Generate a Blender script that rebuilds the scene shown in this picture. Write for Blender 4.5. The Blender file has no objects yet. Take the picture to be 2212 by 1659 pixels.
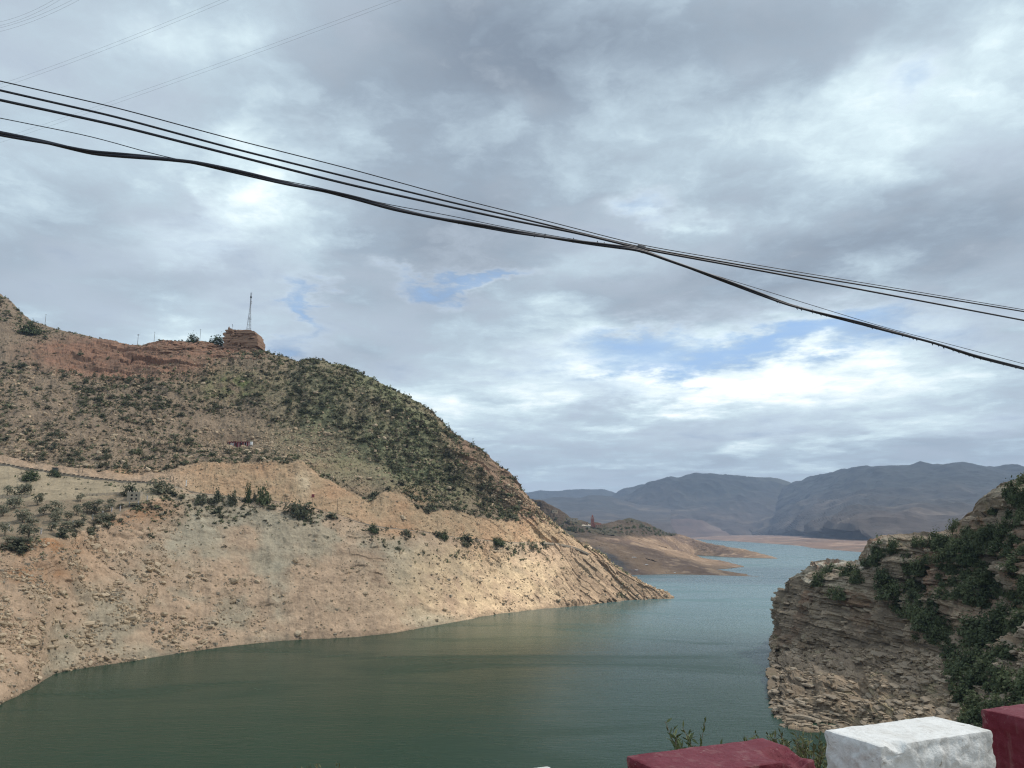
import bpy, math, random
import numpy as np

scn = bpy.context.scene
COL = scn.collection
R = math.radians
RNG = np.random.default_rng(7)
random.seed(7)

# ------------------------------------------------------------------ camera
CZ = 60.0                      # eye height above the lake
PITCH = R(10.8)
cam_d = bpy.data.cameras.new('camera')
cam = bpy.data.objects.new('camera', cam_d)
COL.objects.link(cam)
cam.location = (0, 0, CZ)
cam.rotation_euler = (R(90) + PITCH, 0, 0)
cam_d.sensor_width = 36.0
cam_d.lens = 27.04
cam_d.clip_start = 0.1
cam_d.clip_end = 60000
scn.camera = cam

# ------------------------------------------------------------------ light and exposure
SUN_AZ, SUN_EL = R(78), R(52)  # azimuth clockwise from the view direction
scn.view_settings.view_transform = 'Standard'
scn.view_settings.look = 'None'
scn.view_settings.exposure = 0.45
scn.view_settings.gamma = 1.0
scn.view_settings.use_curve_mapping = False
scn.cycles.use_denoising = True
scn.cycles.denoising_prefilter = 'NONE'     # keeps the fine texture of the far slopes
scn.cycles.use_adaptive_sampling = False
scn.cycles.filter_width = 1.2
scn.cycles.max_bounces = 6
scn.cycles.diffuse_bounces = 2
scn.cycles.glossy_bounces = 2
scn.cycles.transmission_bounces = 2
scn.cycles.transparent_max_bounces = 8
scn.cycles.volume_bounces = 0

sun_d = bpy.data.lights.new('sun', 'SUN')
sun = bpy.data.objects.new('sun', sun_d)
COL.objects.link(sun)
sun_d.energy = 4.0
sun_d.angle = R(2.5)
sun_d.color = (1.0, 0.93, 0.83)
sun.rotation_euler = (R(90) - SUN_EL, 0, math.pi - SUN_AZ)

# ------------------------------------------------------------------ picture measures (2212 x 1659 copy of the photograph)
FP = 1661.7
CPX, CPY = 1106.0, 829.5
SP, CP = math.sin(PITCH), math.cos(PITCH)

def rayc(x, y):
    r = (np.asarray(x, float) - CPX) / FP
    u = (CPY - np.asarray(y, float)) / FP
    return r, CP - u * SP, SP + u * CP

def pt(x, y, d):
    """World point seen at pixel (x, y) that lies d metres ahead."""
    r, h, z = rayc(x, y)
    t = np.asarray(d, float) / h
    return np.stack([r * t, h * t, CZ + z * t], -1)

def pt_z(x, y, z0):
    r, h, z = rayc(x, y)
    t = (z0 - CZ) / z
    return np.stack([r * t, h * t, CZ + z * t], -1)

def proj(P):
    X, Y, Z = P[..., 0], P[..., 1], P[..., 2] - CZ
    dep = Y * CP + Z * SP
    up = Z * CP - Y * SP
    return CPX + FP * X / dep, CPY - FP * up / dep

# ------------------------------------------------------------------ world: Nishita sky behind a broken cloud deck
world = bpy.data.worlds.new('World')
scn.world = world
world.use_nodes = True
wt = world.node_tree
wt.nodes.clear()

class NT:
    def __init__(s, tree): s.t = tree
    def n(s, typ, **kw):
        nd = s.t.nodes.new(typ)
        for k, v in kw.items(): setattr(nd, k, v)
        return nd
    def set(s, sock, v):
        if hasattr(v, 'is_output') or isinstance(v, bpy.types.NodeSocket): s.t.links.new(v, sock)
        elif v is not None: sock.default_value = v
    def m(s, op, a, b=None, c=None, clamp=False):
        nd = s.n('ShaderNodeMath', operation=op); nd.use_clamp = clamp
        s.set(nd.inputs[0], a); s.set(nd.inputs[1], b); s.set(nd.inputs[2], c)
        return nd.outputs[0]
    def vm(s, op, a, b=None):
        nd = s.n('ShaderNodeVectorMath', operation=op)
        s.set(nd.inputs[0], a); s.set(nd.inputs[1], b)
        return nd.outputs[0]
    def noise(s, vec, scale, detail=6, rough=0.55, dist=0.0, dims='3D'):
        nd = s.n('ShaderNodeTexNoise'); nd.noise_dimensions = dims
        s.set(nd.inputs['Vector'], vec)
        nd.inputs['Scale'].default_value = scale; nd.inputs['Detail'].default_value = detail
        nd.inputs['Roughness'].default_value = rough; nd.inputs['Distortion'].default_value = dist
        return nd
    def mix(s, f, a, b, typ='MIX'):
        nd = s.n('ShaderNodeMix', data_type='RGBA', blend_type=typ); nd.clamp_factor = True
        s.set(nd.inputs[0], f); s.set(nd.inputs[6], a); s.set(nd.inputs[7], b)
        return nd.outputs[2]
    def ramp(s, f, stops, interp='LINEAR'):
        nd = s.n('ShaderNodeValToRGB'); cr = nd.color_ramp; cr.interpolation = interp
        while len(cr.elements) < len(stops): cr.elements.new(0.5)
        for e, (p, c) in zip(cr.elements, stops):
            e.position = p; e.color = (*c, 1) if len(c) == 3 else c
        s.set(nd.inputs[0], f)
        return nd.outputs[0]
    def rng(s, v, a, b, c=0.0, d=1.0, smooth=True):
        nd = s.n('ShaderNodeMapRange'); nd.interpolation_type = 'SMOOTHSTEP' if smooth else 'LINEAR'
        s.set(nd.inputs[0], v)
        for i, q in enumerate((a, b, c, d)): nd.inputs[i + 1].default_value = q
        return nd.outputs[0]

def build_sky():
    N = NT(wt)
    sky = N.n('ShaderNodeTexSky', sky_type='NISHITA')
    sky.sun_disc = False
    sky.sun_elevation = SUN_EL
    sky.sun_rotation = SUN_AZ
    sky.altitude = 800
    bg = N.n('ShaderNodeBackground'); bg.inputs['Strength'].default_value = SKY_STRENGTH
    out = N.n('ShaderNodeOutputWorld')
    tc = N.n('ShaderNodeTexCoord')
    d = tc.outputs['Generated']
    sep = N.n('ShaderNodeSeparateXYZ'); N.set(sep.inputs[0], d)
    X, Y, Z = sep.outputs
    # the cloud base as a flat deck overhead, so banks narrow into streaks towards the horizon
    zc = N.m('ADD', N.m('MAXIMUM', Z, 0.0), 0.10)
    comb = N.n('ShaderNodeCombineXYZ')
    N.set(comb.inputs[0], N.m('DIVIDE', X, zc)); N.set(comb.inputs[1], N.m('DIVIDE', Y, zc)); comb.inputs[2].default_value = 3.7
    pl = comb.outputs[0]
    def half(o): return N.m('SUBTRACT', o, 0.5)
    w1 = N.noise(pl, 0.9, 2, 0.6); w1v = N.vm('SUBTRACT', w1.outputs['Color'], (0.5, 0.5, 0.5))
    w2 = N.noise(pl, 3.0, 5, 0.62); w2v = N.vm('SUBTRACT', w2.outputs['Color'], (0.5, 0.5, 0.5))
    sc = N.n('ShaderNodeVectorMath', operation='SCALE'); N.set(sc.inputs[0], w2v); sc.inputs[3].default_value = 0.22
    plw = N.vm('ADD', pl, sc.outputs[0])
    n_big = N.noise(pl, 0.5, 2, 0.5, 0.2).outputs[0]
    n_mid = N.noise(plw, 1.15, 7, 0.56, 0.2).outputs[0]
    n_fine = N.noise(plw, 4.2, 6, 0.62, 0.15).outputs[0]
    puff = N.n('ShaderNodeTexVoronoi', feature='SMOOTH_F1'); N.set(puff.inputs['Vector'], plw); puff.inputs['Scale'].default_value = 2.4
    puff.inputs['Smoothness'].default_value = 0.55; puff.inputs['Detail'].default_value = 1.0; puff.inputs['Roughness'].default_value = 0.55
    puffs = N.m('SUBTRACT', 0.42, puff.outputs['Distance'])
    sw = N.n('ShaderNodeSeparateXYZ'); N.set(sw.inputs[0], w1v)
    sw2 = N.n('ShaderNodeSeparateXYZ'); N.set(sw2.inputs[0], w2v)
    az = N.m('ADD', N.m('ARCTAN2', X, Y), N.m('ADD', N.m('MULTIPLY', sw.outputs[0], 0.20), N.m('MULTIPLY', sw2.outputs[0], 0.22)))
    damp = N.rng(Z, 0.0, 0.5, 0.30, 1.0, False)
    el = N.m('ADD', N.m('ARCSINE', Z), N.m('MULTIPLY', damp, N.m('ADD', N.m('MULTIPLY', sw.outputs[1], 0.16), N.m('MULTIPLY', sw2.outputs[1], 0.18))))

    def bank(x, y, wx, wy, tilt=0.0):
        r, h, z = rayc(x, y)
        a0 = math.atan2(r, h); e0 = math.asin(z / math.sqrt(r * r + h * h + z * z))
        da = N.m('SUBTRACT', az, a0); de = N.m('SUBTRACT', el, e0)
        if tilt: de = N.m('ADD', de, N.m('MULTIPLY', da, tilt))
        p = N.m('MULTIPLY', da, FP / wx); q = N.m('MULTIPLY', de, FP / wy)
        s = N.m('ADD', N.m('MULTIPLY', p, p), N.m('MULTIPLY', q, q))
        return N.m('EXPONENT', N.m('MULTIPLY', s, -1.0))

    def total(items):
        acc = None
        for it in items:
            *g, w = it
            v = N.m('MULTIPLY', bank(*g), w)
            acc = v if acc is None else N.m('ADD', acc, v)
        return acc
    light = total(BRIGHT)
    gap = total(GAPS)
    v = N.m('ADD', 0.43, N.m('MULTIPLY', light, 1.2))
    for sock, k in ((half(n_big), .78), (half(n_mid), 1.35), (half(n_fine), .85), (puffs, .30)):
        v = N.m('ADD', v, N.m('MULTIPLY', sock, k))
    cloud = N.ramp(N.m('ADD', v, 0.0, clamp=True), CLOUD_RAMP)
    low = N.rng(Z, 0.015, 0.10, 0.55, 0.0)
    cloud = N.mix(low, cloud, LOW_HAZE)
    g = gap
    for sock, k in ((half(n_mid), -.80), (half(n_fine), -.70), (puffs, -.35)):
        g = N.m('ADD', g, N.m('MULTIPLY', sock, k))
    gmask = N.m('MULTIPLY', N.rng(g, 0.08, 1.25), N.m('ADD', 0.62, N.m('MULTIPLY', n_fine, 0.75)), clamp=True)
    # sunlit rims and thin veils at the edges of the holes
    rim = N.m('MULTIPLY', N.rng(g, 0.02, 0.35), N.rng(g, 0.35, 0.8, 1.0, 0.0))
    cloud = N.mix(N.m('MULTIPLY', rim, 0.22), cloud, (0.86, 0.92, 0.95, 1))
    blue = N.mix(1.0, sky.outputs[0], (0.115, 0.112, 0.105, 1), 'MULTIPLY')
    blue = N.mix(0.75, blue, (0.285, 0.445, 0.70, 1))
    col = N.mix(gmask, cloud, blue)
    col = N.mix(N.rng(Z, -0.03, 0.0, 1.0, 0.0), col, (0.25, 0.24, 0.22, 1))
    k = N.mix(1.0, col, (1 / SKY_STRENGTH,) * 3 + (1,), 'MULTIPLY')
    N.set(bg.inputs['Color'], k)
    wt.links.new(bg.outputs[0], out.inputs[0])

CLOUD_RAMP = [(0.0, (0.19, 0.235, 0.295)), (0.24, (0.285, 0.35, 0.42)), (0.46, (0.41, 0.505, 0.575)), (0.68, (0.58, 0.70, 0.745)), (1.0, (0.92, 0.98, 0.98))]
LOW_HAZE = (0.46, 0.55, 0.61, 1)
SKY_STRENGTH = 0.15
BRIGHT = [  # (x, y, half width, half height, tilt, weight) of lighter and darker cloud banks
    (2060, 190, 200, 170, 0, .10), (2180, 60, 90, 70, 0, .14), (1890, 160, 80, 60, 0, .2), (1800, 320, 220, 90, .2, .14), (1600, 840, 420, 40, 0, .52),
    (1900, 900, 300, 40, 0, .26), (1220, 800, 330, 110, 0, .2), (480, 470, 260, 55, -.45, .34), (620, 540, 150, 60, -.4, .2),
    (350, 110, 150, 60, 0, .16), (620, 130, 90, 60, 0, .14), (1120, 260, 80, 40, 0, .15), (1160, 150, 260, 130, 0, -.16),
    (900, 300, 330, 190, 0, -.15), (260, 570, 360, 90, -.2, -.15), (1560, 640, 330, 55, -.1, -.20), (1950, 560, 300, 110, .1, -.16), (1650, 110, 260, 100, 0, -.12),
    (1400, 60, 330, 80, 0, -.08), (950, 480, 180, 60, -.5, -.10), (2120, 460, 200, 120, 0, -.14), (1450, 475, 70, 25, .5, .22), (560, 700, 330, 50, 0, .08), (1250, 560, 170, 50, -.2, .16)]
GAPS = [(1600, 770, 360, 36, 0, 1.2), (1330, 737, 130, 26, .0, .7), (1000, 588, 110, 14, -.12, .62), (610, 655, 26, 42, -.5, .56),
        (1985, 165, 45, 40, 0, .45), (860, 612, 60, 16, 0, .45), (1420, 440, 60, 26, 0, .38), (600, 745, 50, 26, 0, .4)]
build_sky()

# ------------------------------------------------------------------ helpers
def tag(o, label=None, cat=None, group=None, kind=None):
    if label: o['label'] = label
    if cat: o['category'] = cat
    if group: o['group'] = group
    if kind: o['kind'] = kind
    return o

def make_mesh(name, V, F, mat, col=None, smooth=False):
    V = np.asarray(V, np.float32).reshape(-1, 3)
    me = bpy.data.meshes.new(name)
    me.vertices.add(len(V)); me.vertices.foreach_set('co', V.ravel())
    groups = F if isinstance(F, list) else [F]
    groups = [np.asarray(f, np.int32) for f in groups if len(f)]
    nl = sum(f.size for f in groups); nf = sum(len(f) for f in groups)
    me.loops.add(nl); me.loops.foreach_set('vertex_index', np.concatenate([f.ravel() for f in groups]))
    me.polygons.add(nf)
    tot = np.concatenate([np.full(len(f), f.shape[1], np.int32) for f in groups])
    me.polygons.foreach_set('loop_start', np.concatenate([[0], np.cumsum(tot)[:-1]]).astype(np.int32))
    me.update(calc_edges=True)
    me.polygons.foreach_set('use_smooth', np.full(nf, smooth))
    if col is not None:
        a = me.color_attributes.new('col', 'FLOAT_COLOR', 'POINT')
        c = np.ones((len(V), 4), np.float32); c[:, :3] = col
        a.data.foreach_set('color', c.ravel())
    if mat is not None: me.materials.append(mat)
    me.validate(clean_customdata=False)
    return me

def link(name, me, parent=None, loc=None, rot=None, scale=None):
    o = bpy.data.objects.new(name, me)
    COL.objects.link(o)
    if parent is not None: o.parent = parent
    if loc is not None: o.location = [float(q) for q in loc]
    if rot is not None: o.rotation_euler = rot
    if scale is not None: o.scale = (scale,) * 3 if np.isscalar(scale) else scale
    return o

def empty(name, loc, rz=0.0):
    o = bpy.data.objects.new(name, None)
    COL.objects.link(o)
    o.location = [float(q) for q in loc]; o.rotation_euler = (0, 0, rz)
    o.empty_display_size = 0.5
    return o

class MB:
    """collects boxes, tubes and prisms into one mesh"""
    def __init__(s): s.V, s.Q, s.T, s.n = [], [], [], 0
    def add(s, V, Q=(), T=()):
        V = np.asarray(V, float).reshape(-1, 3); s.V.append(V)
        if len(Q): s.Q.append(np.asarray(Q, int) + s.n)
        if len(T): s.T.append(np.asarray(T, int) + s.n)
        s.n += len(V); return s
    def box(s, c, size, rz=0.0):
        h = np.asarray(size, float) / 2
        v = np.array([[i, j, k] for i in (-1, 1) for j in (-1, 1) for k in (-1, 1)]) * h
        ca, sa = math.cos(rz), math.sin(rz)
        v = np.stack([v[:, 0] * ca - v[:, 1] * sa, v[:, 0] * sa + v[:, 1] * ca, v[:, 2]], -1) + np.asarray(c, float)
        return s.add(v, [[0, 1, 3, 2], [4, 6, 7, 5], [0, 4, 5, 1], [2, 3, 7, 6], [0, 2, 6, 4], [1, 5, 7, 3]])
    def tube(s, P, rad, n=6):
        P = np.asarray(P, float); rad = np.broadcast_to(np.asarray(rad, float), (len(P),))
        T = np.gradient(P, axis=0); T /= np.linalg.norm(T, axis=1, keepdims=True) + 1e-9
        ref = np.array([0, 0, 1.0]) if abs(T[:, 2]).mean() < 0.8 else np.array([1.0, 0, 0])
        A = np.cross(T, ref); A /= np.linalg.norm(A, axis=1, keepdims=True) + 1e-9
        B = np.cross(T, A)
        th = np.arange(n) * 2 * math.pi / n
        V = P[:, None] + rad[:, None, None] * (np.cos(th)[None, :, None] * A[:, None] + np.sin(th)[None, :, None] * B[:, None])
        i, j = np.meshgrid(np.arange(len(P) - 1), np.arange(n), indexing='ij')
        jn = (j + 1) % n
        Q = np.stack([i * n + j, i * n + jn, (i + 1) * n + jn, (i + 1) * n + j], -1).reshape(-1, 4)
        k = len(P)
        Tr = [[0, q + 1, q] for q in range(1, n - 1)] + [[(k - 1) * n, (k - 1) * n + q, (k - 1) * n + q + 1] for q in range(1, n - 1)]
        return s.add(V, Q, Tr)
    def prism(s, poly, z0, z1):
        p = np.asarray(poly, float); n = len(p)
        V = np.concatenate([np.c_[p, np.full(n, z0)], np.c_[p, np.full(n, z1)]])
        Q = [[i, (i + 1) % n, n + (i + 1) % n, n + i] for i in range(n)]
        T = [[0, i + 1, i] for i in range(1, n - 1)] + [[n, n + i, n + i + 1] for i in range(1, n - 1)]
        return s.add(V, Q, T)
    def mesh(s, name, mat, smooth=False):
        F = []
        if s.Q: F.append(np.concatenate(s.Q))
        if s.T: F.append(np.concatenate(s.T))
        return make_mesh(name, np.concatenate(s.V), F, mat, None, smooth)
    def build(s, name, mat, parent=None, loc=None, rot=None, smooth=False):
        return link(name, s.mesh(name, mat, smooth), parent, loc, rot)

# ---- lattice noise in numpy
_G = np.random.default_rng(11).normal(size=(256, 3)); _G /= np.linalg.norm(_G, axis=1, keepdims=True)
_PM = np.random.default_rng(12).permutation(256)
def hsh(i, j, k=0):
    return _PM[(_PM[(_PM[np.asarray(i, int) & 255] + np.asarray(j, int)) & 255] + np.asarray(k, int)) & 255]
def h01(i, j, k=0): return hsh(i, j, k) / 255.0
def perlin(P):
    P = np.asarray(P, float); I = np.floor(P).astype(int); f = P - I
    u = f * f * f * (f * (f * 6 - 15) + 10)
    out = 0
    for a in (0, 1):
        for b in (0, 1):
            for c in (0, 1):
                g = _G[hsh(I[..., 0] + a, I[..., 1] + b, I[..., 2] + c)]
                dt = g[..., 0] * (f[..., 0] - a) + g[..., 1] * (f[..., 1] - b) + g[..., 2] * (f[..., 2] - c)
                w = (u[..., 0] if a else 1 - u[..., 0]) * (u[..., 1] if b else 1 - u[..., 1]) * (u[..., 2] if c else 1 - u[..., 2])
                out = out + dt * w
    return out * 1.5
def fbm(P, octv=4, gain=0.5):
    P = np.asarray(P, float); a, s, f = 1.0, 0, 1.0
    for o in range(octv):
        s = s + a * perlin(P * f + o * 17.3); a *= gain; f *= 2.03
    return s
def ridged(P, octv=4):
    a, s, f = 1.0, 0, 1.0
    for o in range(octv):
        s = s + a * (1 - 2 * np.abs(perlin(np.asarray(P) * f + o * 9.1))); a *= 0.5; f *= 2.1
    return s
def sstep(x, a, b):
    t = np.clip((x - a) / (b - a), 0, 1); return t * t * (3 - 2 * t)
def lut(tbl, xs, col=1):
    t = np.asarray(tbl, float); return np.interp(xs, t[:, 0], t[:, col])

def rule(rows, segs):
    """rows: list of (N,3); segs: cells between neighbouring rows -> (K,N,3) grid and the row section index"""
    out, sec = [], []
    for i, s in enumerate(segs):
        t = (np.arange(s) / s)[:, None, None]
        out.append(rows[i][None] * (1 - t) + rows[i + 1][None] * t); sec += [i] * s
    out.append(rows[-1][None]); sec.append(len(segs) - 1)
    return np.concatenate(out), np.array(sec)
def grid_faces(K, N):
    i, j = np.meshgrid(np.arange(K - 1), np.arange(N - 1), indexing='ij')
    a = i * N + j
    return np.stack([a, a + 1, a + N + 1, a + N], -1).reshape(-1, 4)
def normals(P):
    n = np.cross(np.gradient(P, axis=1), np.gradient(P, axis=0))
    return n / (np.linalg.norm(n, axis=2, keepdims=True) + 1e-9)
def blur(A, n, axis):
    for _ in range(n):
        A = np.apply_along_axis(lambda v: v, axis, A) if False else A
        p = np.roll(A, 1, axis); q = np.roll(A, -1, axis)
        sl0 = [slice(None)] * A.ndim; sl1 = [slice(None)] * A.ndim
        sl0[axis] = slice(0, 1); sl1[axis] = slice(-1, None)
        p[tuple(sl0)] = A[tuple(sl0)]; q[tuple(sl1)] = A[tuple(sl1)]
        A = (p + 2 * A + q) / 4
    return A
def mixc(c, new, m):
    return c * (1 - m[..., None]) + np.asarray(new) * m[..., None]

# ------------------------------------------------------------------ materials
def mat_new(name):
    m = bpy.data.materials.new(name); m.use_nodes = True
    nt = m.node_tree; b = nt.nodes['Principled BSDF']
    return m, NT(nt), b

def mat_terrain(name, s1, s2, bump, rough=0.95, vary=0.35):
    m, N, b = mat_new(name)
    at = N.n('ShaderNodeVertexColor'); at.layer_name = 'col'
    geo = N.n('ShaderNodeNewGeometry'); pos = geo.outputs['Position']
    n1 = N.noise(pos, s1, 8, 0.65).outputs[0]; n2 = N.noise(pos, s2, 8, 0.7).outputs[0]
    f = N.m('ADD', N.m('MULTIPLY', N.m('SUBTRACT', n1, 0.5), vary * 2.2), N.m('MULTIPLY', N.m('SUBTRACT', n2, 0.5), vary * 2.6))
    f = N.m('ADD', 1.0, f)
    vs = N.n('ShaderNodeVectorMath', operation='SCALE'); N.set(vs.inputs[0], at.outputs[0]); N.set(vs.inputs[3], f)
    N.set(b.inputs['Base Color'], vs.outputs[0])
    b.inputs['Roughness'].default_value = rough; b.inputs['Specular IOR Level'].default_value = 0.15
    bp = N.n('ShaderNodeBump'); bp.inputs['Strength'].default_value = 0.9; bp.inputs['Distance'].default_value = bump
    N.set(bp.inputs['Height'], N.m('ADD', n2, N.m('MULTIPLY', n1, 0.8))); N.set(b.inputs['Normal'], bp.outputs[0])
    return m

def mat_plain(name, c, rough=0.8, vary=0.25, scale=3.0, bump=0.0, metal=0.0):
    m, N, b = mat_new(name)
    tc = N.n('ShaderNodeTexCoord'); n1 = N.noise(tc.outputs['Object'], scale, 6, 0.6).outputs[0]
    f = N.m('ADD', 1.0, N.m('MULTIPLY', N.m('SUBTRACT', n1, 0.5), vary * 2))
    vs = N.n('ShaderNodeVectorMath', operation='SCALE'); vs.inputs[0].default_value = c; N.set(vs.inputs[3], f)
    N.set(b.inputs['Base Color'], vs.outputs[0]); b.inputs['Roughness'].default_value = rough; b.inputs['Metallic'].default_value = metal
    if bump:
        bp = N.n('ShaderNodeBump'); bp.inputs['Strength'].default_value = 0.7; bp.inputs['Distance'].default_value = bump
        N.set(bp.inputs['Height'], n1); N.set(b.inputs['Normal'], bp.outputs[0])
    return m

def mat_leaf(name, ca, cb, attr=False, scale=0.9, thin=0.0):
    m, N, b = mat_new(name)
    geo = N.n('ShaderNodeNewGeometry')
    n1 = N.noise(geo.outputs['Position'], scale, 4, 0.6).outputs[0]
    if attr:
        at = N.n('ShaderNodeVertexColor'); at.layer_name = 'col'
        vs = N.n('ShaderNodeVectorMath', operation='SCALE'); N.set(vs.inputs[0], at.outputs[0]); N.set(vs.inputs[3], N.m('ADD', 0.45, N.m('MULTIPLY', n1, 1.1)))
        c = vs.outputs[0]
    else:
        oi = N.n('ShaderNodeObjectInfo')
        f = N.m('ADD', N.m('MULTIPLY', oi.outputs['Random'], 0.65), N.m('MULTIPLY', N.m('SUBTRACT', n1, 0.3), 0.8), clamp=True)
        c = N.mix(f, (*ca, 1), (*cb, 1))
    N.set(b.inputs['Base Color'], c); b.inputs['Roughness'].default_value = 0.75; b.inputs['Specular IOR Level'].default_value = 0.2
    if thin:
        tl = N.n('ShaderNodeBsdfTranslucent'); N.set(tl.inputs[0], c)
        mx = N.n('ShaderNodeMixShader'); mx.inputs[0].default_value = thin
        o = m.node_tree.nodes['Material Output']
        m.node_tree.links.new(b.outputs[0], mx.inputs[1]); m.node_tree.links.new(tl.outputs[0], mx.inputs[2]); m.node_tree.links.new(mx.outputs[0], o.inputs[0])
    return m

M_HILL = mat_terrain('hillside_soil', 0.22, 0.75, 0.5, vary=0.45)
M_CLIFF = mat_terrain('cliff_stone', 0.35, 2.0, 0.35)
M_FAR = mat_terrain('far_slope', 0.02, 0.09, 3.0, vary=0.3)
M_MOUNT = mat_terrain('mountain_slope', 0.003, 0.012, 6.0, vary=0.3)
M_BANK = mat_terrain('bank_soil', 1.5, 9.0, 0.04)
M_ROCK = mat_leaf('boulder_stone', (0.36, 0.27, 0.175), (0.54, 0.43, 0.30), scale=0.5)
M_ROCKS = mat_leaf('rubble_stone', None, None, attr=True, scale=1.2)
M_SLAB = mat_leaf('cliff_slab_stone', (0.21, 0.165, 0.12), (0.37, 0.30, 0.22), scale=0.7)
M_CRAG = mat_leaf('crag_stone', (0.27, 0.16, 0.105), (0.36, 0.235, 0.16), scale=0.3)
M_SHRUB = mat_leaf('shrub_leaf', (0.10, 0.112, 0.065), (0.22, 0.215, 0.145), scale=0.5, thin=.4)
M_SHRUBS = mat_leaf('scrub_leaf', None, None, attr=True, scale=0.6, thin=.4)
M_DARK = mat_leaf('evergreen_leaf', (0.05, 0.072, 0.032), (0.15, 0.175, 0.085), scale=0.6, thin=.3)
M_OLIVE = mat_leaf('orchard_leaf', (0.18, 0.185, 0.125), (0.30, 0.295, 0.21), scale=0.5, thin=.4)
M_BARK = mat_plain('bark', (0.11, 0.085, 0.06), 0.9, 0.4, 6, 0.02)
M_DRY = mat_plain('dry_twig', (0.16, 0.12, 0.09), 0.9, 0.3, 6)

# ------------------------------------------------------------------ water
def build_water():
    m, N, b = mat_new('lake_water')
    geo = N.n('ShaderNodeNewGeometry'); pos = geo.outputs['Position']
    mp = N.n('ShaderNodeMapping'); N.set(mp.inputs['Vector'], pos); mp.inputs['Rotation'].default_value = (0, 0, R(25)); mp.inputs['Scale'].default_value = (0.35, 1.0, 1.0)
    n1 = N.noise(mp.outputs[0], 0.55, 6, 0.6, 0.3).outputs[0]
    n2 = N.noise(mp.outputs[0], 0.06, 3, 0.5, 0.4).outputs[0]
    # wind: calm under the left bank, ruffled out on the open lake
    sep = N.n('ShaderNodeSeparateXYZ'); N.set(sep.inputs[0], pos)
    nb = N.noise(pos, 0.008, 4, 0.55, 0.6).outputs[0]
    open_ = N.rng(N.m('ADD', sep.outputs[1], N.m('ADD', N.m('MULTIPLY', sep.outputs[0], 1.3), N.m('MULTIPLY', N.m('SUBTRACT', nb, 0.5), 260))), 380, 1000)
    # silty green near the slope; turquoise further out partly stands in for sky reflection
    c = N.mix(open_, (0.027, 0.053, 0.034, 1), (0.058, 0.112, 0.118, 1))
    silt = N.rng(nb, 0.55, 0.75, 0.0, 0.35)
    c = N.mix(silt, c, (0.04, 0.066, 0.046, 1))
    N.set(b.inputs['Base Color'], c)
    b.inputs['IOR'].default_value = 1.33
    N.set(b.inputs['Specular IOR Level'], N.rng(open_, 0, 1, 0.045, 0.34, False))
    ws = N.noise(mp.outputs[0], 0.018, 5, 0.6, 0.8).outputs[0]
    N.set(b.inputs['Roughness'], N.m('ADD', N.rng(open_, 0, 1, 0.20, 0.26, False), N.rng(ws, .45, .65, -.05, .10)))
    bp = N.n('ShaderNodeBump'); bp.inputs['Distance'].default_value = 0.5
    N.set(bp.inputs['Strength'], N.rng(open_, 0, 1, 0.30, 0.45, False))
    N.set(bp.inputs['Height'], N.m('ADD', n1, N.m('MULTIPLY', n2, 1.6))); N.set(b.inputs['Normal'], bp.outputs[0])
    V = [(-9000, 40, 0), (9000, 40, 0), (9000, 12500, 0), (-9000, 12500, 0)]
    o = link('lake_water', make_mesh('lake_water', V, np.array([[0, 1, 2, 3]]), m))
    tag(o, kind='structure')
build_water()

# ------------------------------------------------------------------ the big hillside across the water
XS = np.linspace(-300, 1457, 1060)
T_S = [(-300, 1640), (-120, 1566), (0, 1520), (60, 1493), (120, 1455), (200, 1440), (300, 1425), (420, 1405), (520, 1392), (640, 1382), (760, 1376), (830, 1370), (900, 1358), (1000, 1340), (1080, 1325), (1180, 1315), (1280, 1306), (1350, 1297), (1440, 1293.5), (1457, 1292)]
T_E = [(-300, 1190, 360), (0, 1178, 374), (100, 1166, 388), (150, 1160, 405), (200, 1138, 440), (270, 1103, 465), (330, 1078, 490), (370, 1066, 510), (420, 1066, 524), (540, 1078, 541), (650, 1090, 550), (720, 1112, 556), (800, 1138, 560), (900, 1148, 590), (1000, 1165, 615), (1100, 1174, 656), (1180, 1172, 692), (1240, 1180, 705), (1300, 1213, 710), (1380, 1258, 715), (1457, 1291.7, 721)]
T_T = [(-300, 1090, 440), (0, 1085, 455), (100, 1080, 462), (200, 1076, 478), (300, 1060, 505), (370, 1054, 520)]
T_I = [(-300, 965, 520), (0, 1000, 522), (60, 1010, 524), (130, 1025, 526), (200, 1034, 528), (300, 1044, 531), (370, 1049, 534), (430, 1056, 538)]
T_C = [(-300, 925, 535), (0, 985, 533), (130, 1010, 537), (200, 1019, 541), (300, 1026, 547), (370, 1015, 556), (400, 1006, 562), (470, 1001, 572), (560, 1004, 582), (620, 1003, 588), (650, 998, 592), (670, 1010, 594), (700, 1034, 596), (750, 1062, 600), (800, 1087, 604), (830, 1065, 612), (860, 1068, 616), (900, 1100, 622), (920, 1110, 628), (980, 1100, 642), (1050, 1122, 662), (1100, 1128, 684), (1140, 1122, 700), (1180, 1128, 712), (1240, 1162, 720), (1300, 1207, 721), (1380, 1256, 724), (1457, 1291.4, 724)]
T_M = [(-300, 850, 590), (0, 890, 592), (200, 902, 602), (400, 932, 626), (515, 964, 640), (600, 958, 646), (700, 975, 650), (800, 1000, 656), (900, 1032, 666), (1000, 1056, 686), (1060, 1086, 701), (1100, 1097, 707), (1150, 1108, 716), (1200, 1133, 721), (1240, 1160, 723), (1300, 1206.5, 724), (1380, 1255, 727), (1457, 1291.2, 727)]
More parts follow.
